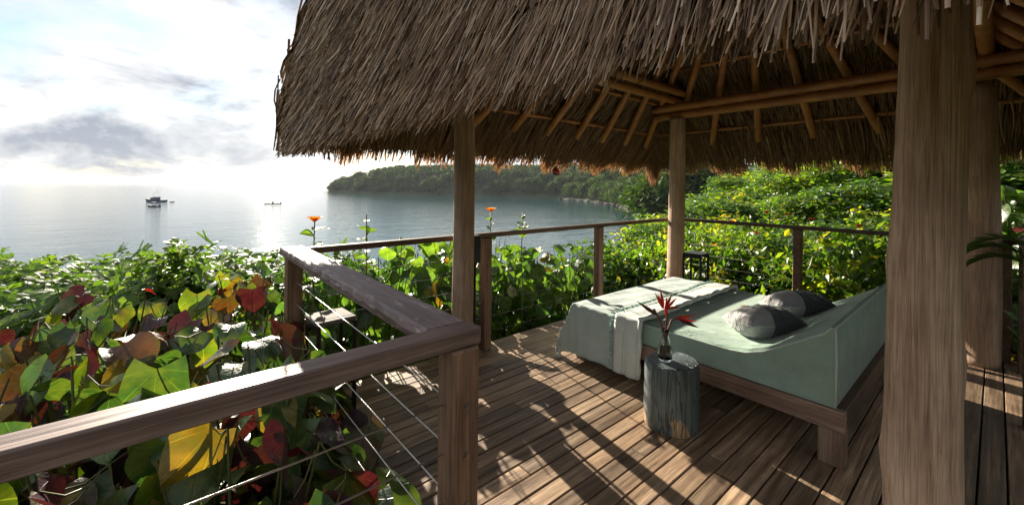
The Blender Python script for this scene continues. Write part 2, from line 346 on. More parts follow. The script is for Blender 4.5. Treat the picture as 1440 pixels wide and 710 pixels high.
# ------------------------------------------------------------------ terrain, sea
SEA = -10.5
F2 = np.array([-math.sin(YAW), math.cos(YAW)]); R2 = np.array([math.cos(YAW), math.sin(YAW)])
def ua(px, a): return ((px - 720) / 575 * a, a)
SH = [ua(455, 610), ua(500, 545), ua(560, 505), ua(640, 475), ua(720, 455), ua(785, 415), ua(835, 335), ua(868, 262), ua(893, 185), ua(897, 120),
      (16, 66), (2, 44), (-14, 33), (-34, 24), (-60, 5), (-80, -40), (-60, -160), (420, -160), (700, 300), (700, 1100), (60, 1100), (-60, 860)]
SHN = np.array(SH)
def height(u, a):
    u = np.asarray(u, float); a = np.asarray(a, float)
    ins = np.zeros(u.shape, bool); dm = np.full(u.shape, 1e9)
    n = len(SHN)
    for i in range(n):
        p = SHN[i]; q = SHN[(i + 1) % n]; d = q - p
        t = np.clip(((u - p[0]) * d[0] + (a - p[1]) * d[1]) / (d @ d), 0, 1)
        dm = np.minimum(dm, np.hypot(u - p[0] - t * d[0], a - p[1] - t * d[1]))
        c = ((p[1] > a) != (q[1] > a)) & (u < (q[0] - p[0]) * (a - p[1]) / (q[1] - p[1] + 1e-12) + p[0])
        ins ^= c
    sd = np.where(ins, dm, -dm)
    z = np.where(sd > 0, 31 * (1 - np.exp(-np.maximum(sd, 0) / (82 - 42 * np.clip((a - 280) / 150, 0, 1)))), sd * .25)
    z = z + np.where(sd > 0, 1, 0) * (1.2 * np.sin(u * .035 + 1) * np.cos(a * .03)) * np.clip(sd / 60, 0, 1)
    # the slope that rises behind the pavilion
    z = z + 6.5 * np.exp(-(((u - 22) / 13) ** 2 + ((a - 20) / 15) ** 2)) * (sd > 0)
    far = np.clip((a - 250) / 200, 0, 1) * np.clip((sd) / 60, 0, 1)
    z = z + far * 6
    z = SEA + np.maximum(z, -6)
    # ground under the deck stays well below it
    near = np.exp(-((u / 8) ** 2 + ((a - 2.5) / 6.5) ** 2) ** 2)
    z = z * (1 - near) + np.minimum(z, -1.6) * near
    return z
def gz(x, y):
    u = x * R2[0] + y * R2[1]; a = x * F2[0] + y * F2[1]
    return float(height(np.array([u]), np.array([a]))[0])
def grid_terrain(name, us, as_, mat):
    U, A = np.meshgrid(us, as_); Z = height(U, A)
    X = U * R2[0] + A * F2[0]; Y = U * R2[1] + A * F2[1]
    v = np.stack([X, Y, Z], -1).reshape(-1, 3); nu, na = len(us), len(as_)
    i = np.arange(nu * na).reshape(na, nu)
    f = np.stack([i[:-1, :-1], i[:-1, 1:], i[1:, 1:], i[1:, :-1]], -1).reshape(-1, 4)
    return obj(name, v, f, mat, None, True)
def graded(lo, hi, fine, n):   # finer near zero
    t = np.linspace(-1, 1, n); s = np.sign(t) * np.abs(t) ** 2.6
    return np.where(s < 0, -s * lo, s * hi)
tag(grid_terrain('hillside', graded(-300, 640, 0, 150), graded(-150, 1050, 0, 170), M['soil']), kind='structure')
SR = 14000
tag(obj('sea', [(-SR, -SR, SEA), (SR, -SR, SEA), (SR, SR, SEA), (-SR, SR, SEA)], [(0, 1, 2, 3)], M['sea']), kind='structure')

# ------------------------------------------------------------------ deck
deck = tag(empty('deck', (0, 0, 0)), kind='structure')
BW, GAP = .102, .0085
x = -3.215; ib = 0
while x < 1.5:
    ylo = .60 if x + BW < -1.0 else -1.6
    y = ylo
    while y < 6.02:
        L_ = random.uniform(1.2, 3.4)
        if ib % 3 == 0 and y == ylo: L_ *= .6
        y2 = min(6.05, y + L_)
        if 6.05 - y2 < .5: y2 = 6.05
        dz = random.uniform(-.0015, .0015)
        bx('board', (x, y, -.032 + dz), (x + BW - GAP, y2 - .003, dz), M['deck'], deck, .003); y = y2
    x += BW; ib += 1
for yy in (.72, 1.9, 3.1, 4.3, 5.4):
    bx('joist', (-3.17 if yy > .6 else -1, yy, -.20), (1.45, yy + .06, -.034), M['rail_far_x'], deck)
for yy in (-1.4, -.4): bx('joist', (-.95, yy, -.20), (1.45, yy + .06, -.034), M['rail_far_x'], deck)
for (sx, sy) in ((-3.05, .9), (-3.05, 3.2), (-3.05, 5.6), (-.9, .9), (-.9, -1.3), (1.2, -1.3), (1.2, 3.2), (1.2, 5.6), (-1, 3.2), (-1, 5.6)):
    bx('stilt', (sx - .08, sy - .08, gz(sx, sy) - .4), (sx + .08, sy + .08, -.202), M['post_wood'], deck)
bx('fascia', (-3.245, .575, -.19), (-3.218, 6.06, -.036), M['rail_far'], deck)

# ------------------------------------------------------------------ railings
def post(parent, cx, cy, w, top, mat=None, z0=0.):
    return bx('post', (cx - w / 2, cy - w / 2, z0), (cx + w / 2, cy + w / 2, top), mat or M['post_wood'], parent, .006)
CZ = (.88, .735, .59, .445, .30, .155)
M['steel_dark'] = plain('dark_cable', (.10, .09, .08), .5, .6, 200, .3)
def cables(parent, p, q, zs=CZ, r=.0028, mat='steel'):
    for z in zs:
        m = MB(); m.tube([(p[0], p[1], z), ((p[0] + q[0]) / 2, (p[1] + q[1]) / 2, z - .004), (q[0], q[1], z)], r, 6); m.build('cable', M[mat], parent, True)
# camera-side railing running away along the step of the deck
rA = tag(empty('railing', (-1.055, -.6, 0)), 'purplish-brown railing with steel cables beside the heart-leaved shrubs, ending at the bolted post', 'railing')
rA.location = (0, 0, 0)
bx('rail', (-1.092, -1.62, 1.047), (-1.018, .742, 1.100), M['rail_wood'], rA, .005)
pA = post(rA, -1.050, .680, .092, 1.046); post(rA, -1.055, -1.5, .1, 1.046)
cables(rA, (-1.055, -1.5), (-1.055, .63))
for z in CZ[:4]:
    m = MB(); m.tube([(-1.006, .68, z + .0), (-.9995, .68, z)], .010, 8); m.tube([(-1.0, .68, z), (-.994, .68, z)], .0055, 6); m.build('bolt', M['bolt'], pA)
rB = tag(empty('railing'), 'broad weathered grey railing with peeling flaked edge between two posts', 'railing')
# weathered rail with a ragged edge
nb = 46; vv = []; ff = []
for i in range(nb):
    t = i / (nb - 1); xx = -3.14 + t * (3.14 - 1.094)
    j1 = .002 * math.sin(i * 1.9) + random.uniform(-.003, .003); j2 = random.uniform(-.002, .002)
    prof = [(.592 + j1, 1.094), (.588 + j1 * 1.6, 1.075 + random.uniform(-.006, .006)), (.594 + j1 * .5, 1.048), (.728, 1.047), (.735 + j2, 1.06), (.734 + j2, 1.096), (.727, 1.1), (.602 + j1, 1.1)]
    vv += [(xx, a, b) for a, b in prof]
for i in range(nb - 1):
    for j in range(8): ff.append((i * 8 + j, (i + 1) * 8 + j, (i + 1) * 8 + (j + 1) % 8, i * 8 + (j + 1) % 8))
ff.append(tuple(range(8))); ff.append(tuple((nb - 1) * 8 + j for j in range(8))[::-1])
obj('rail', vv, ff, M['rail_wood_x'], rB)
post(rB, -3.075, .66, .095, 1.0465)
cables(rB, (-3.04, .66), (-1.112, .66))
rC = tag(empty('railing'), 'thin dark railing along the sea edge of the deck between the thatch posts', 'railing')
bx('rail', (-3.125, .737, 1.048), (-3.06, 5.78, 1.092), M['rail_far'], rC, .005)
for yy in (2.29, 3.98): post(rC, -3.09, yy, .088, 1.0475)
post(rC, -3.09, 5.70, .085, 1.0475)
cables(rC, (-3.09, .80), (-3.09, 5.70), CZ, .0017, 'steel_dark')
rD = tag(empty('railing'), 'dark railing behind the daybed in front of the sunlit hedge', 'railing')
bx('rail', (-3.058, 5.735, 1.048), (.12, 5.80, 1.092), M['rail_far_x'], rD, .005)
for xx in (-1.53, .05): post(rD, xx, 5.77, .085, 1.0475, M['rail_far'])
cables(rD, (-3.04, 5.77), (.05, 5.77), CZ, .0017, 'steel_dark')
rE = tag(empty('railing'), 'dark short side railing beside the pale pole with its rounded top', 'railing')
bx('rail', (.12, 4.10, 1.09), (.24, 5.72, 1.14), M['rail_far'], rE, .005)
post(rE, .165, 4.24, .1, 1.0895, M['rail_far']); post(rE, .165, 5.50, .085, 1.0895, M['rail_far'])
cables(rE, (.165, 4.28), (.165, 5.50), CZ, .0017, 'steel_dark')

# ------------------------------------------------------------------ round posts
def trunk(name, x, y, r0, r1, h, label, lean=(0, 0), knots=(), seed=1, dome=False, group=None):
    rs = random.Random(seed); n = 28; k = 46; v = []; f = []
    ph = [rs.uniform(0, 6.28) for _ in range(6)]
    for i in range(k):
        t = i / (k - 1); z = t * h
        r = r0 + (r1 - r0) * t
        if dome and t > .955: r *= math.sqrt(max(.02, 1 - ((t - .955) / .045) ** 2 * .97))
        for j in range(n):
            a = 2 * math.pi * j / n
            q = 1 + .035 * math.sin(a * 2 + ph[0] + z * .5) + .025 * math.sin(a * 3 + ph[1] - z * .9) + .015 * math.sin(a * 7 + ph[2] + z) + .02 * math.sin(z * 2.6 + ph[3] + a) + rs.uniform(-.004, .004)
            for (ka, kz, ks) in knots:
                da = (a - ka + math.pi) % (2 * math.pi) - math.pi
                q += ks * math.exp(-(da / .45) ** 2 - ((z - kz) / .07) ** 2)
            v.append((lean[0] * t + r * q * math.cos(a) + .012 * math.sin(z * 1.7 + ph[4]), lean[1] * t + r * q * math.sin(a) + .012 * math.sin(z * 1.3 + ph[5]), z))
    for i in range(k - 1):
        for j in range(n): f.append((i * n + j, i * n + (j + 1) % n, (i + 1) * n + (j + 1) % n, (i + 1) * n + j))
    f.append(tuple((k - 1) * n + j for j in range(n))); f.append(tuple(range(n))[::-1])
    o = obj(name, v, f, M['trunk'], None, True, None, (x, y, -.002))
    return tag(o, label, 'post', group)
cfac = math.atan2(-1, .1)    # towards the camera
trunk('wooden_post', -2.93, 1.93, .095, .088, 2.62, 'slim wooden post rising behind the weathered grey railing', seed=3)
trunk('wooden_post', -2.93, 5.52, .118, .105, 2.52, 'wooden post at the foot of the bed where two railings meet', seed=5)
trunk('wooden_post', -.095, 5.50, .122, .108, 2.50, 'pale wooden pole with rounded top standing beyond the thick trunk', seed=8, dome=True)
trunk('wooden_post', -.150, 2.0, .104, .084, 2.72, 'thick weathered grey tree-trunk post with knots in front of the bed', knots=((R(178), 1.28, .10), (R(182), .60, .12), (R(5), 1.92, .14), (R(0), .95, .08)), seed=11)
# junction box with conduit on the slim post
jb = tag(empty('junction_box', (-2.93, 2.06, 0)), 'small black box with thin conduit fixed to the slim post', 'junction box')
bx('case', (-.035, -.045, .86), (.035, .035, 1.10), M['black_metal'], jb)
m = MB(); m.tube([(0, -.005, 0), (0, -.005, .87)], .011, 8); m.build('conduit', M['black_metal'], jb, True)

# ------------------------------------------------------------------ roof frame: bamboo
roof = tag(empty('thatched_roof', (0, 0, 0)), 'shaggy brown thatched roof on bamboo beams over the deck', 'roof')
def bamboo_pole(name, p, q, r, parent):
    p = Vector(p); q = Vector(q); d = (q - p); Ln = d.length; m = MB()
    pts = [p]; rad = [r]; s = random.uniform(.1, .3)
    while s < Ln - .03:
        for ds, rr in ((-.012, r), (0, r * 1.07), (.012, r)):
            pts.append(p + d * ((s + ds) / Ln)); rad.append(rr)
        s += random.uniform(.26, .36)
    pts.append(q); rad.append(r * .97)
    m.tube(pts, rad, 12); return m.build(name, M['bamboo'], parent, True)
XA, XB, YA, YB = -2.93, -.12, 1.96, 5.51
for y_, z_ in ((YB + .02, 2.555), (YB - .02, 2.665)): bamboo_pole('beam', (XA - .35, y_, z_), (1.6, y_, z_ + .01), .053, roof)
for y_, z_ in ((YA - .02, 2.66), (YA + .02, 2.77)): bamboo_pole('beam', (XA - .3, y_, z_), (1.6, y_, z_), .053, roof)
for x_, z_ in ((XA - .03, 2.76), (XA + .06, 2.86)): bamboo_pole('beam', (x_, YA - .45, z_), (x_, YB + .4, z_), .05, roof)
for x_, z_ in ((XB + .05, 2.76), (XB - .04, 2.86)): bamboo_pole('beam', (x_, YA - .3, z_), (x_, YB + .4, z_), .05, roof)
SL = .9
def ringpt(side, t, ins):   # rafter surface: rectangle inset by ins from the rafter tips
    x0, x1, y0, y1 = -3.75 + ins, .72 - ins, 1.14 + ins, 6.32 - ins; z = 2.205 + SL * ins
    return {'l': (x0, y0 + t * (y1 - y0), z), 'r': (x1, y0 + t * (y1 - y0), z), 'n': (x0 + t * (x1 - x0), y0, z), 'f': (x0 + t * (x1 - x0), y1, z)}[side]
TOPI = 1.95
for side, cnt in (('l', 9), ('f', 7), ('r', 9), ('n', 7)):
    for i in range(cnt):
        t = (i + .5) / cnt
        a = Vector(ringpt(side, t, 0)); b = Vector(ringpt(side, t, TOPI))
        bamboo_pole('rafter', a, b, .043, roof)
    for ins in (.12, .52, .95, 1.4):
        a = Vector(ringpt(side, .0, ins)); b = Vector(ringpt(side, 1., ins)); up = Vector((0, 0, .078))
        bamboo_pole('purlin', a + up, b + up, .024, roof)
# thatch underside sheet (follows the rafters, a little above)
v = []; f = []
for i, (ins, dz) in enumerate(((-.34, .15), (0, .15), (.95, .15), (TOPI, .16))):
    x0, x1, y0, y1 = -3.75 + ins, .72 - ins, 1.14 + ins, 6.32 - ins; z = 2.205 + SL * ins + dz
    v += [(x0, y0, z), (x1, y0, z), (x1, y1, z), (x0, y1, z)]
for i in range(3):
    for j in range(4): f.append((i * 4 + j, i * 4 + (j + 1) % 4, i * 4 + 4 + (j + 1) % 4, i * 4 + 4 + j))
f.append((12, 13, 14, 15))
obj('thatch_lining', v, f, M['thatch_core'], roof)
# outer thatch body
HIP = ((1.80, -4.30), (2.20, -4.36), (2.50, -4.22), (2.70, -3.90), (2.95, -3.52), (3.40, -2.95), (4.2, -2.2))
def hipx(z):
    for (z0, x0), (z1, x1) in zip(HIP, HIP[1:]):
        if z <= z1: return x0 + (x1 - x0) * (z - z0) / (z1 - z0)
    return HIP[-1][1]
def neary(z): return .80 + .055 * (z - 1.8) + max(0, z - 3.1) * .9
rings = []
for z in (1.875, 2.2, 2.5, 2.7, 2.95, 3.4, 4.2):
    hx = hipx(z) + .09; ins = max(0, hx + 4.3); zb = max(z, 2.08); rings.append([(hx, neary(z) + .09, z), (1.25 - ins, neary(z) + .09, z), (1.25 - ins, 6.60 - ins, zb), (hx, 6.60 - ins, zb)])
v = [p for r in rings for p in r]; f = []
for i in range(len(rings) - 1):
    for j in range(4): f.append((i * 4 + j, i * 4 + (j + 1) % 4, i * 4 + 4 + (j + 1) % 4, i * 4 + 4 + j))
k = len(v); v += [(-1.5, 3.0, 5.0), (-1.5, 4.4, 5.0)]; e = k - 4
f += [(e, e + 1, k), (e + 1, e + 2, k + 1, k), (e + 2, e + 3, k + 1), (e + 3, e, k, k + 1)]
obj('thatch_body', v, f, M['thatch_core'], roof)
# blades
def blades(name, base, direc, length, width, nrm, mat, parent, droop=.03, seg=4, curl=.35):
    """each blade: a folded strip from its tip (base) up along direc; nrm = outward normal"""
    n = len(base); d = direc / np.linalg.norm(direc, axis=1)[:, None]
    s = np.cross(d, nrm); s /= np.linalg.norm(s, axis=1)[:, None]; nn = np.cross(s, d)
    tw = rng.normal(0, .5, n)[:, None]; s2 = s * np.cos(tw) + nn * np.sin(tw); n2 = nn * np.cos(tw) - s * np.sin(tw)
    bend = rng.normal(0, .018, (n, 1)); V = []
    taper = rng.uniform(.35, 1.0, (n, 1))
    for i in range(seg):
        t = i / (seg - 1)
        c = base + d * (length[:, None] * t) + s * (bend * math.sin(math.pi * t) * length[:, None] * 2.) + nn * (droop * (1 - t) ** 2 * rng.uniform(-.3, 1.4, (n, 1)))
        w = width[:, None] * (taper if i == 0 else np.full((n, 1), 1.)) * .5
        V += [c - s2 * w, c + n2 * w * curl * 2, c + s2 * w]
    V = np.stack(V, 1).reshape(-1, 3); b = (np.arange(n) * seg * 3)[:, None]; F = []
    for i in range(seg - 1):
        o_ = i * 3; F.append(b + np.array([o_, o_ + 1, o_ + 4, o_ + 3])); F.append(b + np.array([o_ + 1, o_ + 2, o_ + 5, o_ + 4]))
    F = np.stack(F, 1).reshape(-1, 4); r = np.repeat(np.clip(rng.normal(.52, .29, n), 0, 1), (seg - 1) * 2)
    return tag(obj(name, V, F, mat, parent, False, r), kind='stuff')
# near face, many courses; blades lean with the hip at the left end
bs, ds, ls, ws = [], [], [], []
z = 1.815
while z < 3.55:
    x = hipx(z) + .02
    edge = z < 1.95
    while x < 1.3:
        zz = z + (rng.uniform(-.06, .07) if not edge else rng.uniform(-.03, .06))
        kx = np.clip(-.46 * x, -.05, 1.5) + rng.normal(0, .075)
        bs.append((x, neary(zz) + rng.uniform(-.02, .05), zz))
        ds.append((kx, .055 + .10, 1.)); ls.append(rng.uniform(.40, .75) * (1 + .15 * kx)); ws.append(rng.uniform(.006, .016) * (1 - .58 * min(1, max(0, (x + 3.6) / 2.6))))
        x += rng.uniform(.004, .011) * (1 - .58 * min(1, max(0, (x + 3.6) / 2.6))) if z < 3.0 else rng.uniform(.02, .04)
    z += .085
x = hipx(1.8)
while x < 1.3:      # the thick trimmed edge: short blunt blades several layers deep
    for q in range(5):
        yd = rng.uniform(-.01, .22); zz = 1.778 + .30 * yd + rng.uniform(-.03, .06) + .03 * math.sin(x * 9) * rng.random()
        bs.append((x + rng.uniform(-.02, .02), .80 + yd, zz)); kx = np.clip(-.46 * x, -.05, 1.5) + rng.normal(0, .10)
        ds.append((kx, .12, 1.)); ls.append(rng.uniform(.25, .5)); ws.append(rng.uniform(.006, .015) * (1 - .55 * min(1, max(0, (x + 3.6) / 2.6))))
    x += .013 if x < -2 else .0075
bs, ds = np.array(bs), np.array(ds)
blades('thatch_blades', bs, ds, np.array(ls), np.array(ws), np.tile([0, -1., .1], (len(bs), 1)), M['thatch'], roof, .035)
# rounded left hip and the left slope outside
bs, ds, ls, ws, ns = [], [], [], [], []
for z in np.arange(1.82, 3.5, .09):
    y = neary(z) - .03
    hx = hipx(z); ins = max(0, hx + 4.3)
    while y < 6.6 - ins:
        zz = z + rng.uniform(-.05, .05); s_ = .12 if zz < 1.95 else 1.0 if zz < 2.4 else 1.6
        bs.append((hipx(zz) - .02 + rng.uniform(-.03, .03), y, zz)); ds.append((s_, rng.normal(0, .08), 1.)); ls.append(rng.uniform(.35, .6)); ws.append(rng.uniform(.012, .028)); ns.append((-1, -.15, .6))
        y += rng.uniform(.008, .02) if y < 1.3 else rng.uniform(.03, .06)
blades('thatch_blades', np.array(bs), np.array(ds), np.array(ls), np.array(ws), np.array(ns, float), M['thatch'], roof, .05)
# right and far slopes outside, coarse
bs, ds, ls, ws, ns = [], [], [], [], []
for z in np.arange(2.05, 3.5, .12):
    ins = max(0, hipx(z) + 4.3)
    for y in np.arange(.8, 6.6 - ins, .05): bs.append((1.27 - ins, y + rng.uniform(-.02, .02), z + rng.uniform(-.05, .05))); ds.append((-.8, 0, 1)); ns.append((1, 0, .6))
    for x in np.arange(hipx(z), 1.25 - ins, .05): bs.append((x + rng.uniform(-.02, .02), 6.62 - ins, z + rng.uniform(-.05, .05))); ds.append((0, -.8, 1)); ns.append((0, 1, .6))
n = len(bs); blades('thatch_blades', np.array(bs), np.array(ds, float), rng.uniform(.4, .6, n), rng.uniform(.02, .04, n), np.array(ns, float), M['thatch'], roof, .05)
# underside blades and hanging fringe for each side
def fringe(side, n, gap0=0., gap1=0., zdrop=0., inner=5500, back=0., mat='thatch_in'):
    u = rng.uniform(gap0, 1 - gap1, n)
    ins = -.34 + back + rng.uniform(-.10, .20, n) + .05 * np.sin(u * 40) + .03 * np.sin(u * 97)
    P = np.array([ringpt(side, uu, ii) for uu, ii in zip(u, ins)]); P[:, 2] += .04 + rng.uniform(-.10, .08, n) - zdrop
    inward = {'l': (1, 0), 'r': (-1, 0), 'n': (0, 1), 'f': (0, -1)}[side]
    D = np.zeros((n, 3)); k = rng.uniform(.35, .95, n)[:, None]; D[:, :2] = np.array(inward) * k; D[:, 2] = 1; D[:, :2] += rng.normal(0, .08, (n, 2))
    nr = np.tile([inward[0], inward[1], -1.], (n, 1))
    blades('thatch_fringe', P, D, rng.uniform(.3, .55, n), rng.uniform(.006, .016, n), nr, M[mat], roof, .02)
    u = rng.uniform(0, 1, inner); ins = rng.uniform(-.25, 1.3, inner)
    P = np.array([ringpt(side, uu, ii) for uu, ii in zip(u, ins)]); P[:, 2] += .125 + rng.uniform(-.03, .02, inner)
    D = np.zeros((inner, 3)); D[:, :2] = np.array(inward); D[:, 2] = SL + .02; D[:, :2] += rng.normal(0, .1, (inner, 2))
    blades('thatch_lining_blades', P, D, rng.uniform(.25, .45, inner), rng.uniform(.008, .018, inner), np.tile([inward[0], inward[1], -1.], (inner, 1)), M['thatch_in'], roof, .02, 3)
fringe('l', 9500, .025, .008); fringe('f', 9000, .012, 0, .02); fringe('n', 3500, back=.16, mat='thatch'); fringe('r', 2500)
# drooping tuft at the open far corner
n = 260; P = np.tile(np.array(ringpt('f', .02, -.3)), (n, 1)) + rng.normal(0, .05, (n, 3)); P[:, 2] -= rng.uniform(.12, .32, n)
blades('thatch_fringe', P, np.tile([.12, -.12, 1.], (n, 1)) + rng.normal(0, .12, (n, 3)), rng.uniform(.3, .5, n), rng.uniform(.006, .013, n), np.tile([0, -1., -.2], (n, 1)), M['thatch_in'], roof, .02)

# hanging glass ornament under the sea-side eave
og = tag(empty('hanging_ornament', (-3.98, 4.15, 1.74)), 'small round dark red glass ball hanging under the thatch fringe', 'ornament')
m = MB(); m.lathe([(.0, -.055)] + [(.055 * math.sin(R(a)), -.055 * math.cos(R(a))) for a in range(20, 180, 20)] + [(.012, .055), (.012, .07), (0, .07)], 16); m.build('ball', M['amber'], og, True)
m = MB(); m.tube([(0, 0, .068), (.005, 0, .25), (0, 0, .42)], .003, 5); m.build('cord', M['black_metal'], og)

# ------------------------------------------------------------------ daybed
bed = tag(empty('daybed', (0, 0, 0)), 'wooden daybed with thick mint green mattress rising to a wedge headrest', 'daybed')
X0, X1, Y0, Y1 = -2.44, -.525, 2.82, 4.56
fr = bx('side_rail', (X0, Y0, .197), (X1, Y0 + .05, .312), M['bed_wood'], bed, .005)
bx('side_rail', (X0, Y1 - .05, .197), (X1, Y1, .312), M['bed_wood'], bed, .005)
bx('end_rail', (X0 + .002, Y0 + .0505, .198), (X0 + .052, Y1 - .0505, .311), M['rail_far'], bed, .005)
bx('end_rail', (X1 - .05, Y0 + .0505, .198), (X1 - .002, Y1 - .0505, .311), M['rail_far'], bed, .005)
bx('slat_base', (X0 + .053, Y0 + .051, .27), (X1 - .051, Y1 - .051, .305), M['bed_wood'], bed)
for lx in (X0 + .005, X1 - .122):
    for ly in (Y0 + .003, Y1 - .115): bx('leg', (lx, ly, 0), (lx + .117, ly + .112, .1965), M['bed_leg'], bed, .005)
# mattress: profile swept in Y
mx0, mx1, my0, my1 = X0 + .02, X1 - .045, Y0 + .02, Y1 - .02
prof = [(mx0, .315), (mx0, .452), (mx0 + .02, .468), (-1.5, .475), (-1.25, .474), (-1.12, .476), (-1.03, .487), (-.93, .525), (-.62, .725), (mx1 - .02, .765), (mx1, .755), (mx1 + .004, .60), (mx1, .315)]
bm = bmesh.new(); NY = 14; rows = []
for i in range(NY + 1):
    t = i / NY; y = my0 + (my1 - my0) * t
    if i == 1: y = my0 + .012
    if i == NY - 1: y = my1 - .012
    edge = 0. if 0 < i < NY else 1.
    row = []
    for (a, b) in prof:
        sag = .012 * math.sin(math.pi * t) if b > .4 else 0
        row.append(bm.verts.new((a, y, b - edge * (.012 if b > .4 else 0) + sag * .6)))
    rows.append(row)
for i in range(NY):
    for j in range(len(prof) - 1): bm.faces.new((rows[i][j], rows[i][j + 1], rows[i + 1][j + 1], rows[i + 1][j]))
    bm.faces.new((rows[i][-1], rows[i][0], rows[i + 1][0], rows[i + 1][-1]))
bm.faces.new(rows[0][::-1]); bm.faces.new(rows[-1])
bmesh.ops.recalc_face_normals(bm, faces=bm.faces)
me = bpy.data.meshes.new('mattress'); bm.to_mesh(me); bm.free(); me.materials.append(M['mattress'])
for p_ in me.polygons: p_.use_smooth = len(p_.vertices) == 4
mo = link(bpy.data.objects.new('mattress', me), bed)
m = MB(); m.tube([(a, my0 - .002, b - .008) for a, b in prof[2:11]] , .006, 6); m.build('piping', M['piping'], mo, True)
m = MB(); m.tube([(mx1 + .0, my0 - .002, .32), (mx1 + .004, my0 - .003, .55), (mx1, my0 - .003, .745), (mx1 - .01, my0 + .02, .763)], .006, 6); m.build('piping', M['piping'], mo, True)
m = MB(); m.tube([(mx1 - .004, y, .757) for y in np.linspace(my0, my1, 8)], .006, 6); m.build('piping', M['piping'], mo, True)
def topz(xx, add=0.):
    pr = prof[1:12]
    for (a, b), (c, d) in zip(pr, pr[1:]):
        if a <= xx <= c and c > a: return b + (d - b) * (xx - a) / (c - a) + add
    return .47 + add
# draped cloth over foot of the bed
def drape(name, xa, xb, over_foot, near_drop, far_drop, add, mat, parent, seed=1, ripple=.012, nx=46, nv=120, hemslope=0.):
    rs = np.random.default_rng(seed); ph = rs.uniform(0, 6.28, 8)
    ey0, ey1 = Y0 - .012 - add, Y1 + .012 + add; ex = X0 - .012 - add
    U = np.linspace(xa - over_foot, xb, nx); Wd = ey1 - ey0
    Vv = np.linspace(-near_drop, Wd + far_drop, nv)
    V = []
    for u in U:
        for w in Vv:
            ov = max(0., ex - u) if over_foot > 0 else 0.
            nd_ = max(0., -w); fd = max(0., w - Wd); sd = max(nd_, fd); xx = max(u, ex) if over_foot > 0 else u
            yy = ey0 + min(max(w, 0), Wd); top = topz(min(max(xx, mx0 + .03), mx1)) + .012 + add
            drop = max(ov, sd); cr = min(ov, sd)
            rad = .03
            def rnd_(d_): return (rad * (1 - math.exp(-d_ / rad * 1.0)), max(0, d_ - rad * .4))
            px, pz1 = rnd_(ov); py, pz2 = rnd_(sd)
            zz = top - max(pz1, pz2)
            rip = ripple * min(1, drop / .12) * (math.sin(u * 21 + ph[0]) + .6 * math.sin(u * 37 + ph[1] + w * 3)) if sd >= ov else ripple * min(1, drop / .12) * (math.sin(w * 15 + ph[2]) + .6 * math.sin(w * 33 + ph[3]))
            X_ = xx - (px * .3 if ov else 0) - cr * .14; Y_ = yy
            if sd > 0:
                s_ = -1 if nd_ > 0 else 1
                Y_ += s_ * (py * .3 + abs(rip) * 1.3 + cr * .22 + sd * .05)
            if ov > 0: X_ -= abs(rip) * .7 + ov * .05
            if drop == 0: zz += .004 * math.sin(u * 13 + w * 5 + ph[4]) + .003 * math.sin(u * 29 - w * 8 + ph[5])
            zz = max(zz, .012 + .004 * math.sin(u * 50))
            V.append((X_, Y_, zz))
    F = [(i * nv + j, i * nv + j + 1, (i + 1) * nv + j + 1, (i + 1) * nv + j) for i in range(nx - 1) for j in range(nv - 1)]
    o = obj(name, V, F, mat, parent, True)
    md = o.modifiers.new('thick', 'SOLIDIFY'); md.thickness = .008; md.offset = 1
    return o, V, nv
bl, BV, bnv = drape('blanket', X0, -1.90, .44, .44, .34, .002, M['blanket'], None, 3)
tag(bl, 'pale mint blanket spread over the foot of the daybed with hem hanging near the deck', 'blanket')
th, TV, tnv = drape('throw', -1.99, -1.76, 0, .455, .30, .014, M['throw'], None, 5, .01, 14)
tag(th, 'folded whitish throw with green fringe across the middle of the bed', 'throw')
m = MB()
for i in range(0, tnv - 1):
    p = Vector(TV[i]); 
    for q in range(3):
        t = random.random(); c = p.lerp(Vector(TV[i + 1]), t) + Vector((0, -.004 if i < tnv * .25 else 0, .008))
        e_ = c + Vector((-.03 - random.uniform(0, .015), random.uniform(-.012, .012), random.uniform(-.004, .006))); m.tube([c, (c + e_) / 2 + Vector((0, 0, .005)), e_], .0022, 4, False)
tag(m.build('fringe', M['fringe_green'], th), kind='stuff')
m = MB(); last = 13 * tnv
m.tube([Vector(TV[last + i]) + Vector((.0, 0, .012 + .006 * math.sin(i * .4))) for i in range(0, tnv, 3)], [.017 + .006 * math.sin(i * .7) for i in range(0, tnv, 3)], 8); m.build('rolled_edge', M['throw'], th, True)
m = MB()
for (cx_, cy_) in ((-2.52, 2.70),):
    for q in range(9): m.tube([(cx_ + random.uniform(-.01, .02), cy_ + random.uniform(0, .02), .10), (cx_ + random.uniform(-.02, .02), cy_ + random.uniform(-.01, .01), .05), (cx_ + random.uniform(-.04, .03), cy_ + random.uniform(-.03, .02), .008)], .004, 5)
m.build('tassel', M['throw'], bl)
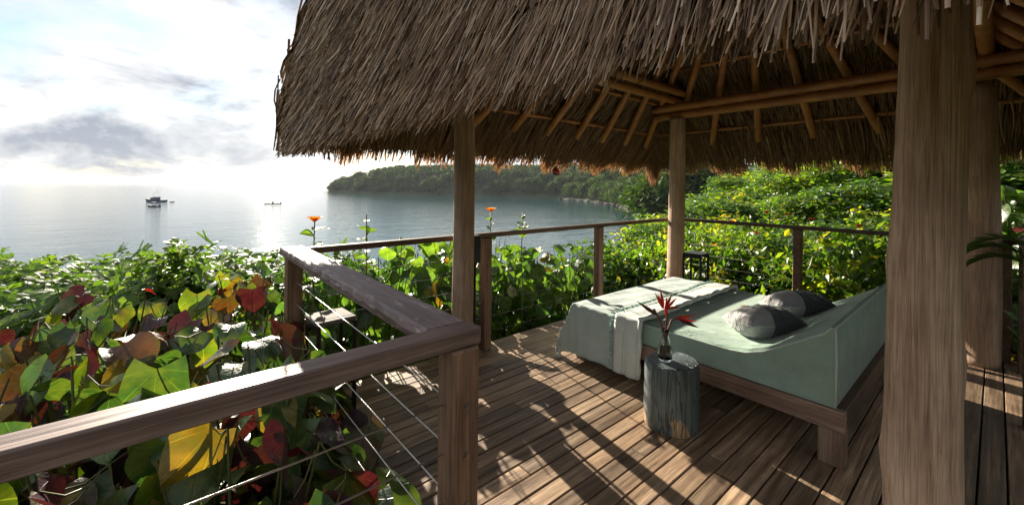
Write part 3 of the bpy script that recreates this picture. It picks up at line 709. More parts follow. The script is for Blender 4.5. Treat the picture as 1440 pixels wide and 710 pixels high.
# cushions
def cushion(loc, rz, tilt, label, seed):
    rs = np.random.default_rng(seed)
    o = tag(empty('cushion', loc, rz), label, 'cushion', None); o.rotation_euler = (tilt[0], tilt[1], rz)
    def shell(u0, u1, gro, wd=.46, dp=.30, hh=.112, n=26):
        V = []; F = []
        for i in range(n + 1):
            u = u0 + (u1 - u0) * i / n
            for j in range(28):
                a = 2 * math.pi * j / 28; c = math.cos(a); s = math.sin(a)
                e = max(.0, 1 - abs(u) ** 3.2); pin = 1 - .10 * (1 - u * u)
                yy = dp / 2 * (abs(c) ** .75) * (1 if c > 0 else -1) * (pin if gro == 0 else pin * .985)
                fl = max(0, 1 - abs(c) ** 2.4)
                zz = hh * (abs(s) ** .9) * (1 if s > 0 else -1) * (.10 + .90 * e ** .6 * fl ** .35)
                wr = .004 * math.sin(u * 17 + c * 6 + seed) + .003 * math.sin(u * 31 - c * 11)
                k = 1 + gro
                V.append((u * wd / 2, yy * k, zz * k + (wr if abs(s) > .2 else 0) + (.004 * gro * 10)))
        for i in range(n):
            for j in range(28): F.append((i * 28 + j, i * 28 + (j + 1) % 28, (i + 1) * 28 + (j + 1) % 28, (i + 1) * 28 + j))
        F.append(tuple(range(28))[::-1]); F.append(tuple(n * 28 + j for j in range(28)))
        return V, F
    V, F = shell(-1, 1, 0); body = obj('cover', V, F, M['pillow'], o, True)
    V, F = shell(-.12, 1.0, .05, .462); obj('wrap', V, F, M['pillow_dark'], o, True)
    m = MB(); m.tube([(-.226, y, .004 * math.sin(y * 60)) for y in np.linspace(-.146, .146, 12)], .005, 5)
    m.tube([(u, -.147 * (1 - .10 * (1 - (u / .23) ** 2)), .003 * math.sin(u * 70)) for u in np.linspace(-.226, -.03, 12)], .005, 5); m.build('seam', M['piping'], body, True)
    return o
cushion((-1.07, 3.28, .570), R(58), (R(-6), R(4)), 'grey velvet cushion with dark wrap lying nearer the blue stump', 1)
cushion((-1.06, 3.98, .570), R(52), (R(-8), R(2)), 'grey velvet cushion with dark wrap on the far side of the bed by the hedge', 2)
def petals_flower(name, loc, n, r, mat, label=None, cat=None, parent=None, tilt=.5, rz=0.):
    m = MB()
    for i in range(n):
        a = 2 * math.pi * i / n + rz; d = Vector((math.cos(a), math.sin(a), tilt)).normalized(); s = Vector((-math.sin(a), math.cos(a), 0))
        pts = []
        for t, w, z in ((0, .06, 0), (.35, .32, .10), (.7, .40, .12), (1, .15, .02)):
            c = d * (r * t) + Vector((0, 0, z * r)); pts += [c - s * w * r, c + Vector((0, 0, -.06 * r)), c + s * w * r]
        m.add(pts, [(k * 3 + j, k * 3 + j + 1, k * 3 + j + 4, k * 3 + j + 3) for k in range(3) for j in range(2)])
    o = m.build(name, mat, parent, True, loc=loc)
    if label: tag(o, label, cat)
    return o
petals_flower('blossom', (-1.24, 3.42, .60), 5, .045, M['petal_orange'], 'small orange blossom lying beside the nearer cushion', 'blossom')

# ------------------------------------------------------------------ stump, vase, heliconia
SX, SY = -1.345, 2.50
n = 40; v = []; f = []; lev = [(0, .148), (.01, .155), (.1, .160), (.22, .158), (.34, .157), (.402, .155), (.416, .150), (.42, .140), (.421, .05)]
sq = [1 + .05 * math.sin(2 * math.pi * j / n * 2 + .6) + .025 * math.sin(2 * math.pi * j / n * 3 + 2) + .012 * math.sin(2 * math.pi * j / n * 9) for j in range(n)]
for z_, r_ in lev:
    for j in range(n):
        a = 2 * math.pi * j / n; v.append((r_ * sq[j] * math.cos(a), r_ * sq[j] * math.sin(a) * 1.05, z_ + (.006 * math.cos(a - 1) if z_ > .3 else 0)))
for i in range(len(lev) - 1):
    for j in range(n): f.append((i * n + j, i * n + (j + 1) % n, (i + 1) * n + (j + 1) % n, (i + 1) * n + j))
f.append(tuple((len(lev) - 1) * n + j for j in range(n)))
tag(obj('stump_stool', v, f, M['stump'], None, True, None, (SX, SY, .001)), 'blue-grey painted tree stump side table with worn bare wood at its base', 'stool')
vs_ = tag(empty('glass_vase', (SX - .025, SY - .045, .4225)), 'clear glass bottle vase holding red heliconias on the stump', 'vase')
m = MB(); m.lathe([(.0, .002), (.036, .002), (.043, .012), (.045, .05), (.042, .085), (.030, .125), (.021, .155), (.020, .175), (.028, .20), (.0255, .20), (.0175, .175), (.0185, .155), (.0275, .124), (.039, .084), (.042, .05), (.040, .016), (.0, .012)], 28); m.build('glass', M['glass'], vs_, True)
m = MB(); m.lathe([(0, .0135), (.0385, .017), (.0405, .05), (.0378, .083), (.034, .098), (0, .098)], 28); m.build('water', M['vase_water'], vs_, True)
he = tag(empty('heliconia_bouquet', (SX - .025, SY - .045, .44)), 'red and orange heliconia stems standing in the glass vase', 'flowers')
camR = Vector((R2[0], R2[1], 0)); camF = Vector((F2[0], F2[1], 0))
def bract(parent, p, d, ln, w, mat, side):
    p = Vector(p); d = Vector(d).normalized(); s = d.cross(Vector(side)).normalized(); u = s.cross(d); V = []
    for t, ww, dp in ((0, .25, .2), (.2, .8, .6), (.45, 1, .7), (.7, .62, .4), (1, .03, .02)):
        c = p + d * ln * t + u * (.10 * ln * t * t)
        V += [c + u * w * .5 * ww, c - u * w * .18 * ww + s * w * .55 * dp, c - u * w * .5 * ww, c - u * w * .18 * ww - s * w * .55 * dp]
    F = [(k * 4 + j, k * 4 + (j + 1) % 4, k * 4 + 4 + (j + 1) % 4, k * 4 + 4 + j) for k in range(4) for j in range(4)]
    return obj('bract', V, F, mat, parent, True)
def hs(pts):
    m = MB(); m.tube(pts, [.006 + .002 * i / len(pts) for i in range(len(pts))], 7); return m.build('stem', M['heli_stem'], he, True)
def c3(r, u, f_=0): return camR * r + Vector((0, 0, u)) + camF * f_
hs([c3(.01, 0), c3(-.01, .16), c3(-.035, .24), c3(-.075, .31)])
hs([c3(-.01, 0), c3(.004, .16), c3(.012, .26), c3(.005, .33)])
hs([c3(.0, 0), c3(.012, .16), c3(.04, .24), c3(.10, .255)])
bract(he, c3(-.05, .27), c3(-.115, .075), .16, .032, M['bract_dark'], camF)
for (a, b, l_, mt) in ((-.02, .15, .13, 'petal_red'), (.05, .13, .12, 'petal_red'), (.10, .06, .12, 'petal_red'), (.10, .015, .10, 'bract_orange'), (-.03, .07, .10, 'petal_red'), (-.055, .10, .12, 'bract_orange')):
    bract(he, c3(-.01 + a * .1, .315), c3(a, b, random.uniform(-.05, .05)), l_, .026, M[mt], camF)
bract(he, c3(.0, .27), c3(.012, .12), .12, .03, M['petal_red'], camF)
bract(he, c3(.08, .25), c3(.16, -.07), .16, .034, M['bract_dark'], camF)
bract(he, c3(.07, .258), c3(.16, .012), .13, .026, M['bract_orange'], camF); bract(he, c3(.06, .25), c3(.15, -.02), .15, .022, M['petal_red'], camF)

# ------------------------------------------------------------------ lantern stands
def stand(loc, rz, label, h=.64, w=.31, topmat='grey_top'):
    o = tag(empty('lantern_stand', loc, rz), label, 'stand')
    bx('top', (-w / 2 - .012, -w / 2 - .012, h - .03), (w / 2 + .012, w / 2 + .012, h), M[topmat], o, .006)
    for sx in (-1, 1):
        for sy in (-1, 1): bx('leg', (sx * w / 2 - .011, sy * w / 2 - .011, 0), (sx * w / 2 + .011, sy * w / 2 + .011, h - .0305), M['black_metal'], o, .002)
    fr_ = bx('upper_frame', (-w / 2 + .012, -w / 2 - .008, h - .062), (w / 2 - .012, -w / 2 + .008, h - .032), M['black_metal'], o, .002)
    bx('upper_frame', (-w / 2 + .012, w / 2 - .008, h - .062), (w / 2 - .012, w / 2 + .008, h - .032), M['black_metal'], o, .002)
    for z_ in (.06,):
        bx('lower_shelf', (-w / 2 + .012, -w / 2 + .009, z_), (w / 2 - .012, w / 2 - .009, z_ + .014), M['black_metal'], o, .002)
    return o
stand((-2.93, .86, 0), R(4), 'black metal stand with pale top in the deck corner under the weathered rail', .64, .235)
stand((-2.50, 5.22, 0), R(2), 'slim black metal stand behind the bed beside the corner post', .70, .22, 'black_metal')

# ------------------------------------------------------------------ leaves
def leaf_mesh(name, mat, shape='heart', seed=0):
    rs = random.Random(seed); n = 10
    pts = []
    cols_ = (-1, -.72, -.38, 0, .38, .72, 1)
    cup = rs.uniform(-.25, .25); droop = rs.uniform(.15, .75); wv = rs.uniform(.03, .09); fold = rs.uniform(-.25, .45); ph = rs.uniform(0, 6)
    V = []
    for i in range(n):
        t = i / (n - 1)
        if shape == 'heart':
            w = .56 * (math.sin(math.pi * min(1, (t * .86 + .14)) ** .82)) ** .72 * (1 - .20 * t) + .0; back = .20 * max(0, 1 - t * 3.2)
            w = max(w, .004)
        else:
            w = .50 * math.sqrt(max(0, 1 - (2 * t - 1) ** 2)) ** .9 * 1.04; back = .10 * max(0, 1 - t * 4); w = max(w, .05 if i == 0 else .004)
        for c in cols_:
            x_ = w * c; y_ = t - back * (abs(c) ** 1.2)
            z_ = cup * (x_ * x_) * 1.6 + fold * abs(x_) - droop * t * t * .5 + wv * math.sin(7 * t + 3 * c + ph) * abs(c)
            x_ += .05 * math.sin(5 * t + ph) * t; V.append((x_ * (1 + .06 * math.sin(9 * t + ph) * abs(c)), y_, z_ - .10 * (abs(c) ** 3) * math.sin(4 * t + ph)))
    k = len(cols_); F = [(i * k + j, i * k + j + 1, (i + 1) * k + j + 1, (i + 1) * k + j) for i in range(n - 1) for j in range(k - 1)]
    return meshdata(name, V, F, mat, True)
HM = {kk: [leaf_mesh('leaf', M[kk], 'heart', s) for s in range(5)] for kk in ('l_green', 'l_lime', 'l_yellow', 'l_purple', 'l_bronze', 'l_red')}
RM = {kk: [leaf_mesh('leaf', M[kk], 'round', s + 20) for s in range(4)] for kk in ('g_green', 'g_lime', 'g_dark', 'l_yellow', 'l_red', 'petal_pale')}
def place_leaf(parent, pos, tipdir, roll, size, mesh):
    o = bpy.data.objects.new('leaf', mesh); COL.objects.link(o); o.parent = parent
    y = Vector(tipdir).normalized(); a = Vector((0, 0, 1)); x_ = y.cross(a)
    if x_.length < .05: x_ = Vector((1, 0, 0))
    x_.normalize(); z_ = x_.cross(y)
    q = Matrix((x_, y, z_)).transposed() @ Matrix.Rotation(roll, 3, 'Y')
    mw = Matrix.Translation(pos) @ q.to_4x4() @ Matrix.Diagonal((size, size, size, 1))
    o.matrix_local = mw
    return o
def shrub_leaves(root, rs, n, rad, ztop, zlow, sizes, table, weights, stem_r=.006, nstem=9, cz=-1.6, face=None, lo=.25):
    """stems fan up from the ground, leaves sit on the outer shell of the crown (local coords)"""
    keys = list(table); pts = []
    for i in range(n):
        t = rs.random(); a = rs.uniform(0, 2 * math.pi); rr = rad * math.sqrt(rs.uniform(.05, 1.0))
        dome = ztop - (ztop - zlow) * .55 * (rr / rad) ** 2
        z_ = dome - abs(rs.gauss(0, .5)) * (ztop - zlow) * (.35 + .5 * t)
        z_ = max(z_, zlow)
        pts.append(Vector((rr * math.cos(a), rr * math.sin(a), z_)))
    m = MB()
    tips = []
    for i in range(nstem):
        a = 2 * math.pi * i / nstem + rs.uniform(-.3, .3); rr = rad * rs.uniform(.35, .85)
        p0 = Vector((rs.uniform(-.08, .08), rs.uniform(-.08, .08), cz)); p2 = Vector((rr * math.cos(a), rr * math.sin(a), ztop - rs.uniform(.1, .3))); p1 = p0.lerp(p2, .5) + Vector((-.15 * math.cos(a), -.15 * math.sin(a), .1))
        m.tube([p0, p0.lerp(p1, .6), p1, p1.lerp(p2, .6), p2], [stem_r * 2.2, stem_r * 2, stem_r * 1.6, stem_r * 1.2, stem_r * .7], 5, False); tips += [p1, p1.lerp(p2, .5), p2]
    for p in pts:
        b = min(tips, key=lambda q: (q - p).length); out = Vector((p.x, p.y, 0)); out = out.normalized() if out.length > .01 else Vector((1, 0, 0))
        tip = out * rs.uniform(.1, 1.) + Vector((rs.gauss(0, .6), rs.gauss(0, .6), rs.uniform(-1.7, .1)))
        if face is not None: tip += Vector(face) * rs.uniform(0, .9)
        kk = rs.choices(keys, weights)[0]; sz = rs.uniform(*sizes)
        if kk in ('l_red',): sz *= .6
        place_leaf(root, p, tip, rs.gauss(0, .55), sz, rs.choice(table[kk]))
        b = p + (b - p) * min(1., .14 / max(.01, (b - p).length)); mid = (b + p) / 2 + Vector((0, 0, -.02))
        m.tube([b, mid, p], [stem_r * .6, stem_r * .5, stem_r * .4], 4, False)
    return m.build('stems', M['stem'], root, True)
rs = random.Random(21)
GH = 'heart-leaved shrubs crowding the railing'
hib = [(-1.52, -.40, 105), (-1.55, .18, 115), (-2.05, -.18, 95), (-2.2, .32, 95), (-2.35, -.75, 75), (-2.75, -.2, 80), (-2.9, .30, 75), (-3.1, -.95, 60), (-3.55, -.35, 60), (-3.75, .35, 55), (-4.1, -1.1, 45), (-4.5, -.3, 45), (-4.7, .6, 40), (-1.5, -1.0, 50)]
for i, (hx_, hy_, n_) in enumerate(hib):
    where = ('leaning against the purplish-brown cable railing' if hx_ > -1.8 else 'under the broad weathered grey railing' if hy_ > .1 and hx_ > -3.2 else 'between brown railing and rosette shrubs' if hx_ > -3.3 else 'next to the glossy rosette shrubs')
    root = tag(empty('heart_leaf_shrub', (hx_, hy_, gz(hx_, hy_) - .05)), 'shrub of big heart-shaped green and purple leaves ' + where, 'shrub', GH + ', ' + where)
    zg = root.location.z; zt = .88 - .03 * max(0, -hx_ - 2) if hx_ < -2.0 else .80
    zt = min(zt, .9)
    shrub_leaves(root, rs, n_, .50, zt - zg, zt - 1.05 - zg, (.13, .21), HM, (42, 14, 7, 28, 14, 3), .006, 8, 0., face=(.7, -.2, -.3))
# round-leaved shrubs beyond the sea-side railing
GR = 'round-leaved shrubs beyond the thin railing'
for i, (hx_, hy_, n_, zt) in enumerate([(-3.72, 1.05, 75, 1.0), (-3.75, 1.6, 80, 1.04), (-3.85, 2.15, 80, 1.0), (-4.15, 2.75, 85, .86), (-4.15, 3.35, 80, .84), (-4.15, 3.95, 70, .80), (-4.1, 4.6, 65, .76), (-4.4, 1.3, 60, 1.0), (-4.75, 2.2, 60, .98), (-4.9, 3.0, 60, .92), (-4.9, 3.8, 55, .86)]):
    wh_ = ('outside the thin railing behind the weathered rail' if hy_ < 1.8 and hx_ > -4 else 'outside the thin railing, between slim post and bed' if hx_ > -4.3 and hy_ < 3.6 else 'outside the thin railing by the bed foot' if hx_ > -4.3 else 'in the second row beyond the thin railing')
    root = tag(empty('round_leaf_shrub', (hx_, hy_, gz(hx_, hy_) - .05)), 'shrub with large round bright green leaves ' + wh_, 'shrub', GR + ', ' + wh_)
    zg = root.location.z
    shrub_leaves(root, rs, n_, .46, zt - zg, zt - 1.35 - zg, (.13, .21), RM, (42, 22, 32, 2, 1, 1), .005, 8, 0., face=(.6, -.3, -.1))
# shoots rising above the railing, each with its own flower
def shoot(x_, y_, z_, fl, label, seed, lv=9):
    r_ = random.Random(seed); g = gz(x_, y_); o = tag(empty('flowering_shoot', (x_, y_, g)), label, 'plant')
    m = MB(); h_ = z_ - g; p = [Vector((r_.uniform(-.09, .09) * (1 - k / 6), r_.uniform(-.09, .09) * (1 - k / 6), h_ * k / 6)) for k in range(7)]
    m.tube(p, [.011, .01, .009, .008, .007, .006, .005], 6)
    m.build('stem', M['stem'], o, True)
    for k in range(lv):
        zz_ = h_ - .07 - k * .055; a = k * 2.4 + seed
        place_leaf(o, (0, 0, zz_), (math.cos(a), math.sin(a), r_.uniform(.1, .7)), 0, r_.uniform(.07, .12), r_.choice(RM[r_.choice(['g_green', 'g_lime'])]))
    if fl:
        petals_flower('flower', (0, 0, h_), 8, .075, M[fl], None, None, o, .7, seed)
        petals_flower('flower', (0, 0, h_ + .012), 6, .045, M[fl], None, None, o, 1.2, seed + .4)
shoot(-3.62, .93, 1.22, 'petal_orange', 'leafy shoot tipped with an orange flower beyond the weathered rail corner', 2)
shoot(-3.62, 1.36, 1.27, None, 'tall leafy shoot without flower beside the slim post', 3, 9)
shoot(-3.6, 2.73, 1.245, 'petal_orange', 'shoot with a round orange flower above the thin railing', 5, 6)
shoot(-3.65, 3.25, 1.22, None, 'leafy shoot with pale buds above the thin railing', 9, 5)
# ------------------------------------------------------------------ foliage masses
def leafcards(P, Nn, size, aspect=.5, foldz=.25):
    n = len(P); Nn = Nn / (np.linalg.norm(Nn, axis=1)[:, None] + 1e-9)
    t = rng.normal(0, 1, (n, 3)); t -= Nn * np.sum(t * Nn, 1)[:, None]; t /= np.linalg.norm(t, axis=1)[:, None]; s = np.cross(Nn, t)
    sz = size[:, None] if isinstance(size, np.ndarray) else size
    w = sz * aspect
    V = np.stack([P, P + t * sz * .5 + s * w * .5 + Nn * sz * foldz * .3, P + t * sz, P + t * sz * .5 - s * w * .5 + Nn * sz * foldz * .3], 1).reshape(-1, 3)
    b = (np.arange(n) * 4)[:, None]; F = np.stack([b + np.array([0, 1, 2]), b + np.array([0, 2, 3])], 1).reshape(-1, 3)
    return V, F
def clump_mesh(name, mat, n_clump, per, rad, leaf, seed, shell=.55, spread=.16, flat=.85):
    """crown in a unit-ish ellipsoid: uneven clumps of leaves; origin at the ground below"""
    g = np.random.default_rng(seed)
    d = g.normal(0, 1, (n_clump, 3)); d /= np.linalg.norm(d, axis=1)[:, None]; d[:, 2] = np.where(d[:, 2] < -.35, -d[:, 2], d[:, 2])
    rr = shell + (1 - shell) * g.random(n_clump) ** .5
    lump = 1 + .18 * np.sin(d[:, 0] * 4 + seed) + .15 * np.cos(d[:, 1] * 5 + seed * 2)
    C = d * (rr * lump)[:, None] * np.array(rad)
    P = np.repeat(C, per, 0) + g.normal(0, spread, (n_clump * per, 3)) * np.array(rad) * np.array([1, 1, .7])
    out = np.repeat(d, per, 0); Nn = out * .5 + np.array([0, 0, .6]) + g.normal(0, .55, P.shape)
    V, F = leafcards(P, Nn, leaf * g.uniform(.7, 1.35, len(P)), .52)
    cr = np.repeat(g.normal(.42, .24, n_clump), per) + g.normal(0, .12, n_clump * per) + .12 * np.repeat(d[:, 2], per)
    V[:, 2] += rad[2] * flat
    return meshdata(name, V, F, mat, False, np.repeat(np.clip(cr, 0, 1), 2))
def branch_mesh(rad, flat, seed, nb=10, thick=.03):
    r_ = random.Random(seed); m = MB(); h_ = rad[2] * flat
    for i in range(nb):
        a = 2 * math.pi * i / nb + r_.uniform(-.4, .4); e = Vector((rad[0] * .75 * math.cos(a) * r_.uniform(.3, 1), rad[1] * .75 * math.sin(a) * r_.uniform(.3, 1), h_ + rad[2] * r_.uniform(.0, .6)))
        p0 = Vector((0, 0, -.5)); mid = Vector((e.x * .3, e.y * .3, h_ * .5 + r_.uniform(-.1, .1))); m.tube([p0, mid, mid.lerp(e, .55) + Vector((0, 0, r_.uniform(0, .1))), e], [thick, thick * .8, thick * .5, thick * .2], 5, False)
    return meshdata('branches', m.v, m.f, M['bark'], True)
def planted(name, meshes, x_, y_, sc, rz, label, cat, group, z=None, parts=('foliage', 'branches'), sz=None):
    zz_ = gz(x_, y_) if z is None else z
    o = tag(empty(name, (x_, y_, zz_), rz), label, cat, group); s3 = (sc, sc, sz or sc); o.scale = s3
    for pn, me_ in zip(parts, meshes): c = bpy.data.objects.new(pn, me_); COL.objects.link(c); c.parent = o
    return o
HR = (1., 1., .95)
hedge = [(clump_mesh('foliage', M['hedge' if s % 3 else 'hedge_dark'], 150, 24, HR, .125, 40 + s, .5, .12), branch_mesh(HR, .85, s)) for s in range(5)]
GHD = 'sunlit shrubs on the slope behind the daybed'
r_ = random.Random(4)
hp = []
for (yy, n_, xl, xh) in ((6.75, 9, -4.6, 1.6), (7.7, 10, -5.4, 2.6), (8.9, 10, -6.0, 3.2), (10.3, 10, -6.4, 4.2), (12.2, 9, -6.8, 5.6), (14.6, 8, -7, 7), (17.5, 8, -7.5, 8)):
    for i in range(n_):
        t = (i + .5) / n_; hp.append((xl + (xh - xl) * t + r_.uniform(-.2, .2), yy + r_.uniform(-.3, .3)))
hroots = []
for i, (x_, y_) in enumerate(hp):
    # crown tops step up the slope, lower towards the sea
    tgt = .85 + .085 * (y_ - 6.7) * (1 if x_ > -4 else .4) - max(0, -x_ - 3.3) * .42 + r_.uniform(-.12, .12)
    zg = gz(x_, y_) - .1; hgt = max(1.2, tgt - zg); sc = r_.uniform(.72, .95) * (1 + .04 * (y_ - 6.7))
    wh_ = ('in the front row, touching the railing behind the daybed' if y_ < 7.2 else 'in the second row behind the daybed railing' if y_ < 8.3 else 'dark green, half way up the slope' if i % 5 in (0, 3) and y_ < 13 else 'yellow-green, half way up the slope' if y_ < 13 else 'at the top of the slope under the eave')
    o = planted('slope_shrub', hedge[i % 5], x_, y_, sc, r_.uniform(0, 6.28), ('dense small-leaved shrub ' + wh_), 'shrub', GHD + ', ' + wh_, zg, sz=hgt / (HR[2] * 1.95))
    hroots.append(o)
# red blossoms on the nearest shrubs
for k, (x_, y_, z_) in enumerate(((-1.95, 6.15, 1.20), (-1.72, 6.15, 1.19), (-2.05, 6.1, .93), (-1.45, 6.1, 1.15), (-2.4, 6.2, 1.05), (-1.0, 6.1, 1.1), (-2.6, 6.1, .70))):
    host = min(hroots, key=lambda o: (o.location.x - x_) ** 2 + (o.location.y - y_) ** 2)
    fo = petals_flower('blossom', (0, 0, 0), 5, .05, M['petal_red' if k != 6 else 'petal_orange'], None, None, host, .8)
    bpy.context.view_layer.update()
    fo.matrix_parent_inverse = host.matrix_world.inverted(); fo.location = (x_, y_ - .12, z_)
# rosette shrubs between the heart leaves and the sea
def rosette_mesh(seed, n_ros=130, rad=(.75, .75, .6)):
    g = np.random.default_rng(seed); d = g.normal(0, 1, (n_ros, 3)); d[:, 2] = np.abs(d[:, 2]) - .15; d /= np.linalg.norm(d, axis=1)[:, None]
    C = d * (.5 + .5 * g.random(n_ros) ** .6)[:, None] * np.array(rad); C[:, 2] += .1 * np.sin(C[:, 0] * 7 + seed)
    V, F, Rr = [], [], []
    for c, dd in zip(C, d):
        ax = dd * .5 + np.array([0, 0, .9]) + g.normal(0, .25, 3); ax /= np.linalg.norm(ax); e1 = np.cross(ax, [0.3, .9, .1]); e1 /= np.linalg.norm(e1); e2 = np.cross(ax, e1)
        k = g.integers(6, 9); base = g.random() * .4 + .2
        for j in range(k):
            a = 2 * math.pi * j / k + g.normal(0, .15); o1 = e1 * math.cos(a) + e2 * math.sin(a); sd = np.cross(ax, o1); ln = g.uniform(.10, .16); up = g.uniform(.1, .6)
            n0 = len(V); tdir = o1 + ax * up; tdir /= np.linalg.norm(tdir)
            for t, w in ((0, .04), (.45, .20), (.78, .24), (1, .03)):
                p = c + tdir * ln * t - ax * ln * .22 * t * t
                V += [p - sd * w * ln, p + sd * w * ln]
            F += [(n0 + 2 * q, n0 + 2 * q + 1, n0 + 2 * q + 3, n0 + 2 * q + 2) for q in range(3)]; rv = float(np.clip(base + g.normal(0, .15), 0, 1)); Rr += [rv] * 3
    V = np.array(V); V[:, 2] += rad[2] * 1.2
    return meshdata('foliage', V, F, M['rosette'], False, Rr)
ros = [(rosette_mesh(60 + s), branch_mesh((.75, .75, .6), 1.2, 60 + s, 9, .02)) for s in range(4)]
GRo = 'rosette-leaved shrubs above the water'
r_ = random.Random(9); bands = []
for (d_, n_, top) in ((4.6, 9, .50), (5.4, 10, .42), (6.3, 11, .36), (7.4, 11, .22), (8.8, 12, .05)):
    for i in range(n_):
        th_ = R(50 - 58 + 116 * 0) ; px_ = -60 + 560 * (i + .5) / n_ + r_.uniform(-18, 18)
        u_ = (px_ - 720) / 575 * d_ ; a_ = d_ + r_.uniform(-.3, .3)
        bands.append((u_ * R2[0] + a_ * F2[0], u_ * R2[1] + a_ * F2[1], top + r_.uniform(-.26, .14)))
for i, (x_, y_, top) in enumerate(bands):
    zg = gz(x_, y_) - .1; hgt = max(.9, top - zg)
    wh_ = ('right behind the heart-leaved shrubs' if i < 9 else 'amid the bank above the water' if i < 30 else 'in the outermost row against the sea')
    planted('rosette_shrub', ros[i % 4], x_, y_, r_.uniform(.85, 1.15), r_.uniform(0, 6.28), 'leafy shrub with rosettes of glossy green leaves ' + wh_, 'shrub', GRo + ', ' + wh_, zg, sz=hgt / 1.32)
# one sprig standing taller against the water
x_, y_ = -4.55, -.05
for (px_, d_, top) in ((232, 4.9, .92), (262, 4.6, .88)):
    u_ = (px_ - 720) / 575 * d_; x_ = u_ * R2[0] + d_ * F2[0]; y_ = u_ * R2[1] + d_ * F2[1]; zg = gz(x_, y_) - .1
    planted('rosette_shrub', ros[1], x_, y_, .8, px_ * .1, 'taller rosette-leaved shrub standing up against the glittering water', 'shrub', 'tall rosette shrubs against the water', zg, sz=(top - zg) / 1.32)
# filler shrubs on the bank below the sea-side railing
low = [(clump_mesh('foliage', M['hedge_dark'], 150, 14, (.8, .8, .7), .12, 80 + s), branch_mesh((.8, .8, .7), .85, 80 + s)) for s in range(3)]
GL = 'low dark shrubs on the bank'
k = 0
for (x_, y_, top) in [(-5.2, 1.2, .5), (-5.2, 2.2, .45), (-5.3, 3.2, .35), (-5.3, 4.2, .2), (-5.2, 5.2, .1), (-4.6, 5.6, .35), (-4.2, 6.2, .4), (-6.5, 2.4, .1), (-6.6, 3.6, -.1), (-6.4, 4.9, -.2), (-6.2, 6.2, -.2), (-3.6, .2, -.1), (-2.6, -.1, -.15), (-1.9, -.7, -.2), (-2.2, .35, -.2), (-3.9, 1.6, -.2), (-3.9, 2.6, -.2), (-3.9, 3.6, -.2), (-3.9, 4.6, -.1), (-3.2, -.6, -.1), (-4.2, -.4, -.1), (-1.5, .2, -.3)]:
    zg = gz(x_, y_) - .1; hgt = max(.8, top - zg)
    planted('bank_shrub', low[k % 3], x_, y_, r_.uniform(.8, 1.0), r_.uniform(0, 6.28), 'low dark green shrub filling the bank under the taller leaves', 'shrub', GL, zg, sz=hgt / (.7 * 1.9)); k += 1
# plants beyond the side railing at the pale pole
for i, (x_, y_, zt) in enumerate(((.12, 7.0, 1.78), (.45, 6.75, 1.6), (-.12, 7.35, 1.65), (.25, 6.45, 1.1))):
    root = tag(empty('round_leaf_shrub', (x_, y_, gz(x_, y_) - .05)), 'shrub with broad bright leaves behind the pale rounded pole', 'shrub', 'broad-leaved shrubs by the side railing'); zg = root.location.z
    shrub_leaves(root, rs, 60, .42, zt - zg, zt - 1.5 - zg, (.16, .26), RM, (40, 34, 16, 3, 4, 0), .006, 7, 0., face=(-.2, -.8, 0))
pf = tag(empty('palm_plant', (.52, 4.75, 0)), 'potted palm with slender dark fronds beside the side railing', 'plant')
m = MB(); m.lathe([(.0, .0), (.09, .0), (.12, .20), (.125, .24), (.11, .24), (.10, .20), (0, .20)], 20); m.build('pot', M['stump'], pf, True)
for k_, (dx_, dy_, hz_) in enumerate(((-.95, -.12, 1.17), (-1., .12, 1.10), (-.97, -.02, 1.03), (-.5, .7, 1.25), (.5, .5, 1.3), (.7, -.4, 1.2), (-.6, -.6, .95))):
    pts = []
    for t in np.linspace(0, 1, 12): pts.append(Vector((dx_ * .66 * t, dy_ * .66 * t, .2 + (hz_ - .2 + .12) * (1 - (1 - t) ** 2.4) - .16 * t ** 3)))
    m = MB(); m.tube(pts, [.008 * (1 - .8 * i / 11) for i in range(12)], 5)
    for i in range(4, 12):
        p = pts[i]; d = (pts[i] - pts[i - 1]).normalized(); s = d.cross(Vector((0, 0, 1))).normalized()
        for sg in (-1, 1):
            for q in (0, .5):
                e = p - (pts[i] - pts[i - 1]) * q; ln = .16 * math.sin(math.pi * (.2 + .7 * (i - 3) / 9)) + .05; tip = e + d * ln * .75 + s * sg * ln * .55 + Vector((0, 0, -.04)); mid = (e + tip) / 2 + Vector((0, 0, .015)); w = Vector((0, 0, 1)).cross((tip - e).normalized()) * .010
                m.add([e, mid - w, tip, mid + w], [(0, 1, 2), (0, 2, 3)])
    m.build('frond', M['frond'], pf)

# ------------------------------------------------------------------ far woods
far = [clump_mesh('tree_crown', M['far_leaf'], 120, 12, (4.6, 4.6, 4.2), 1.25, 100 + s, .6, .17, .9) for s in range(6)]
bark_far = meshdata('trunk', *(lambda mm: (mm.v, mm.f))(MB().tube([(0, 0, -1.5), (.1, 0, 2), (0, .1, 5)], [.35, .28, .12], 6)), M['bark'], True)
r_ = random.Random(77); cand = []
for _ in range(60000):
    px_ = r_.uniform(452, 1010); a_ = r_.uniform(95, 660); u_ = (px_ - 720) / 575 * a_
    cand.append((u_, a_, px_))
U_ = np.array([c[0] for c in cand]); A_ = np.array([c[1] for c in cand]); Z_ = height(U_, A_)
sel = []
cell = {}
for u_, a_, z_ in zip(U_, A_, Z_):
    if z_ < SEA + .8 or z_ > SEA + 34: continue
    s_ = 8.2 if a_ > 330 else 7.0
    key = (int(u_ // s_), int(a_ // s_))
    if any((key[0] + i, key[1] + j) in cell and math.hypot(cell[(key[0] + i, key[1] + j)][0] - u_, cell[(key[0] + i, key[1] + j)][1] - a_) < s_ for i in (-1, 0, 1) for j in (-1, 0, 1)): continue
    cell[key] = (u_, a_); sel.append((u_, a_, z_))
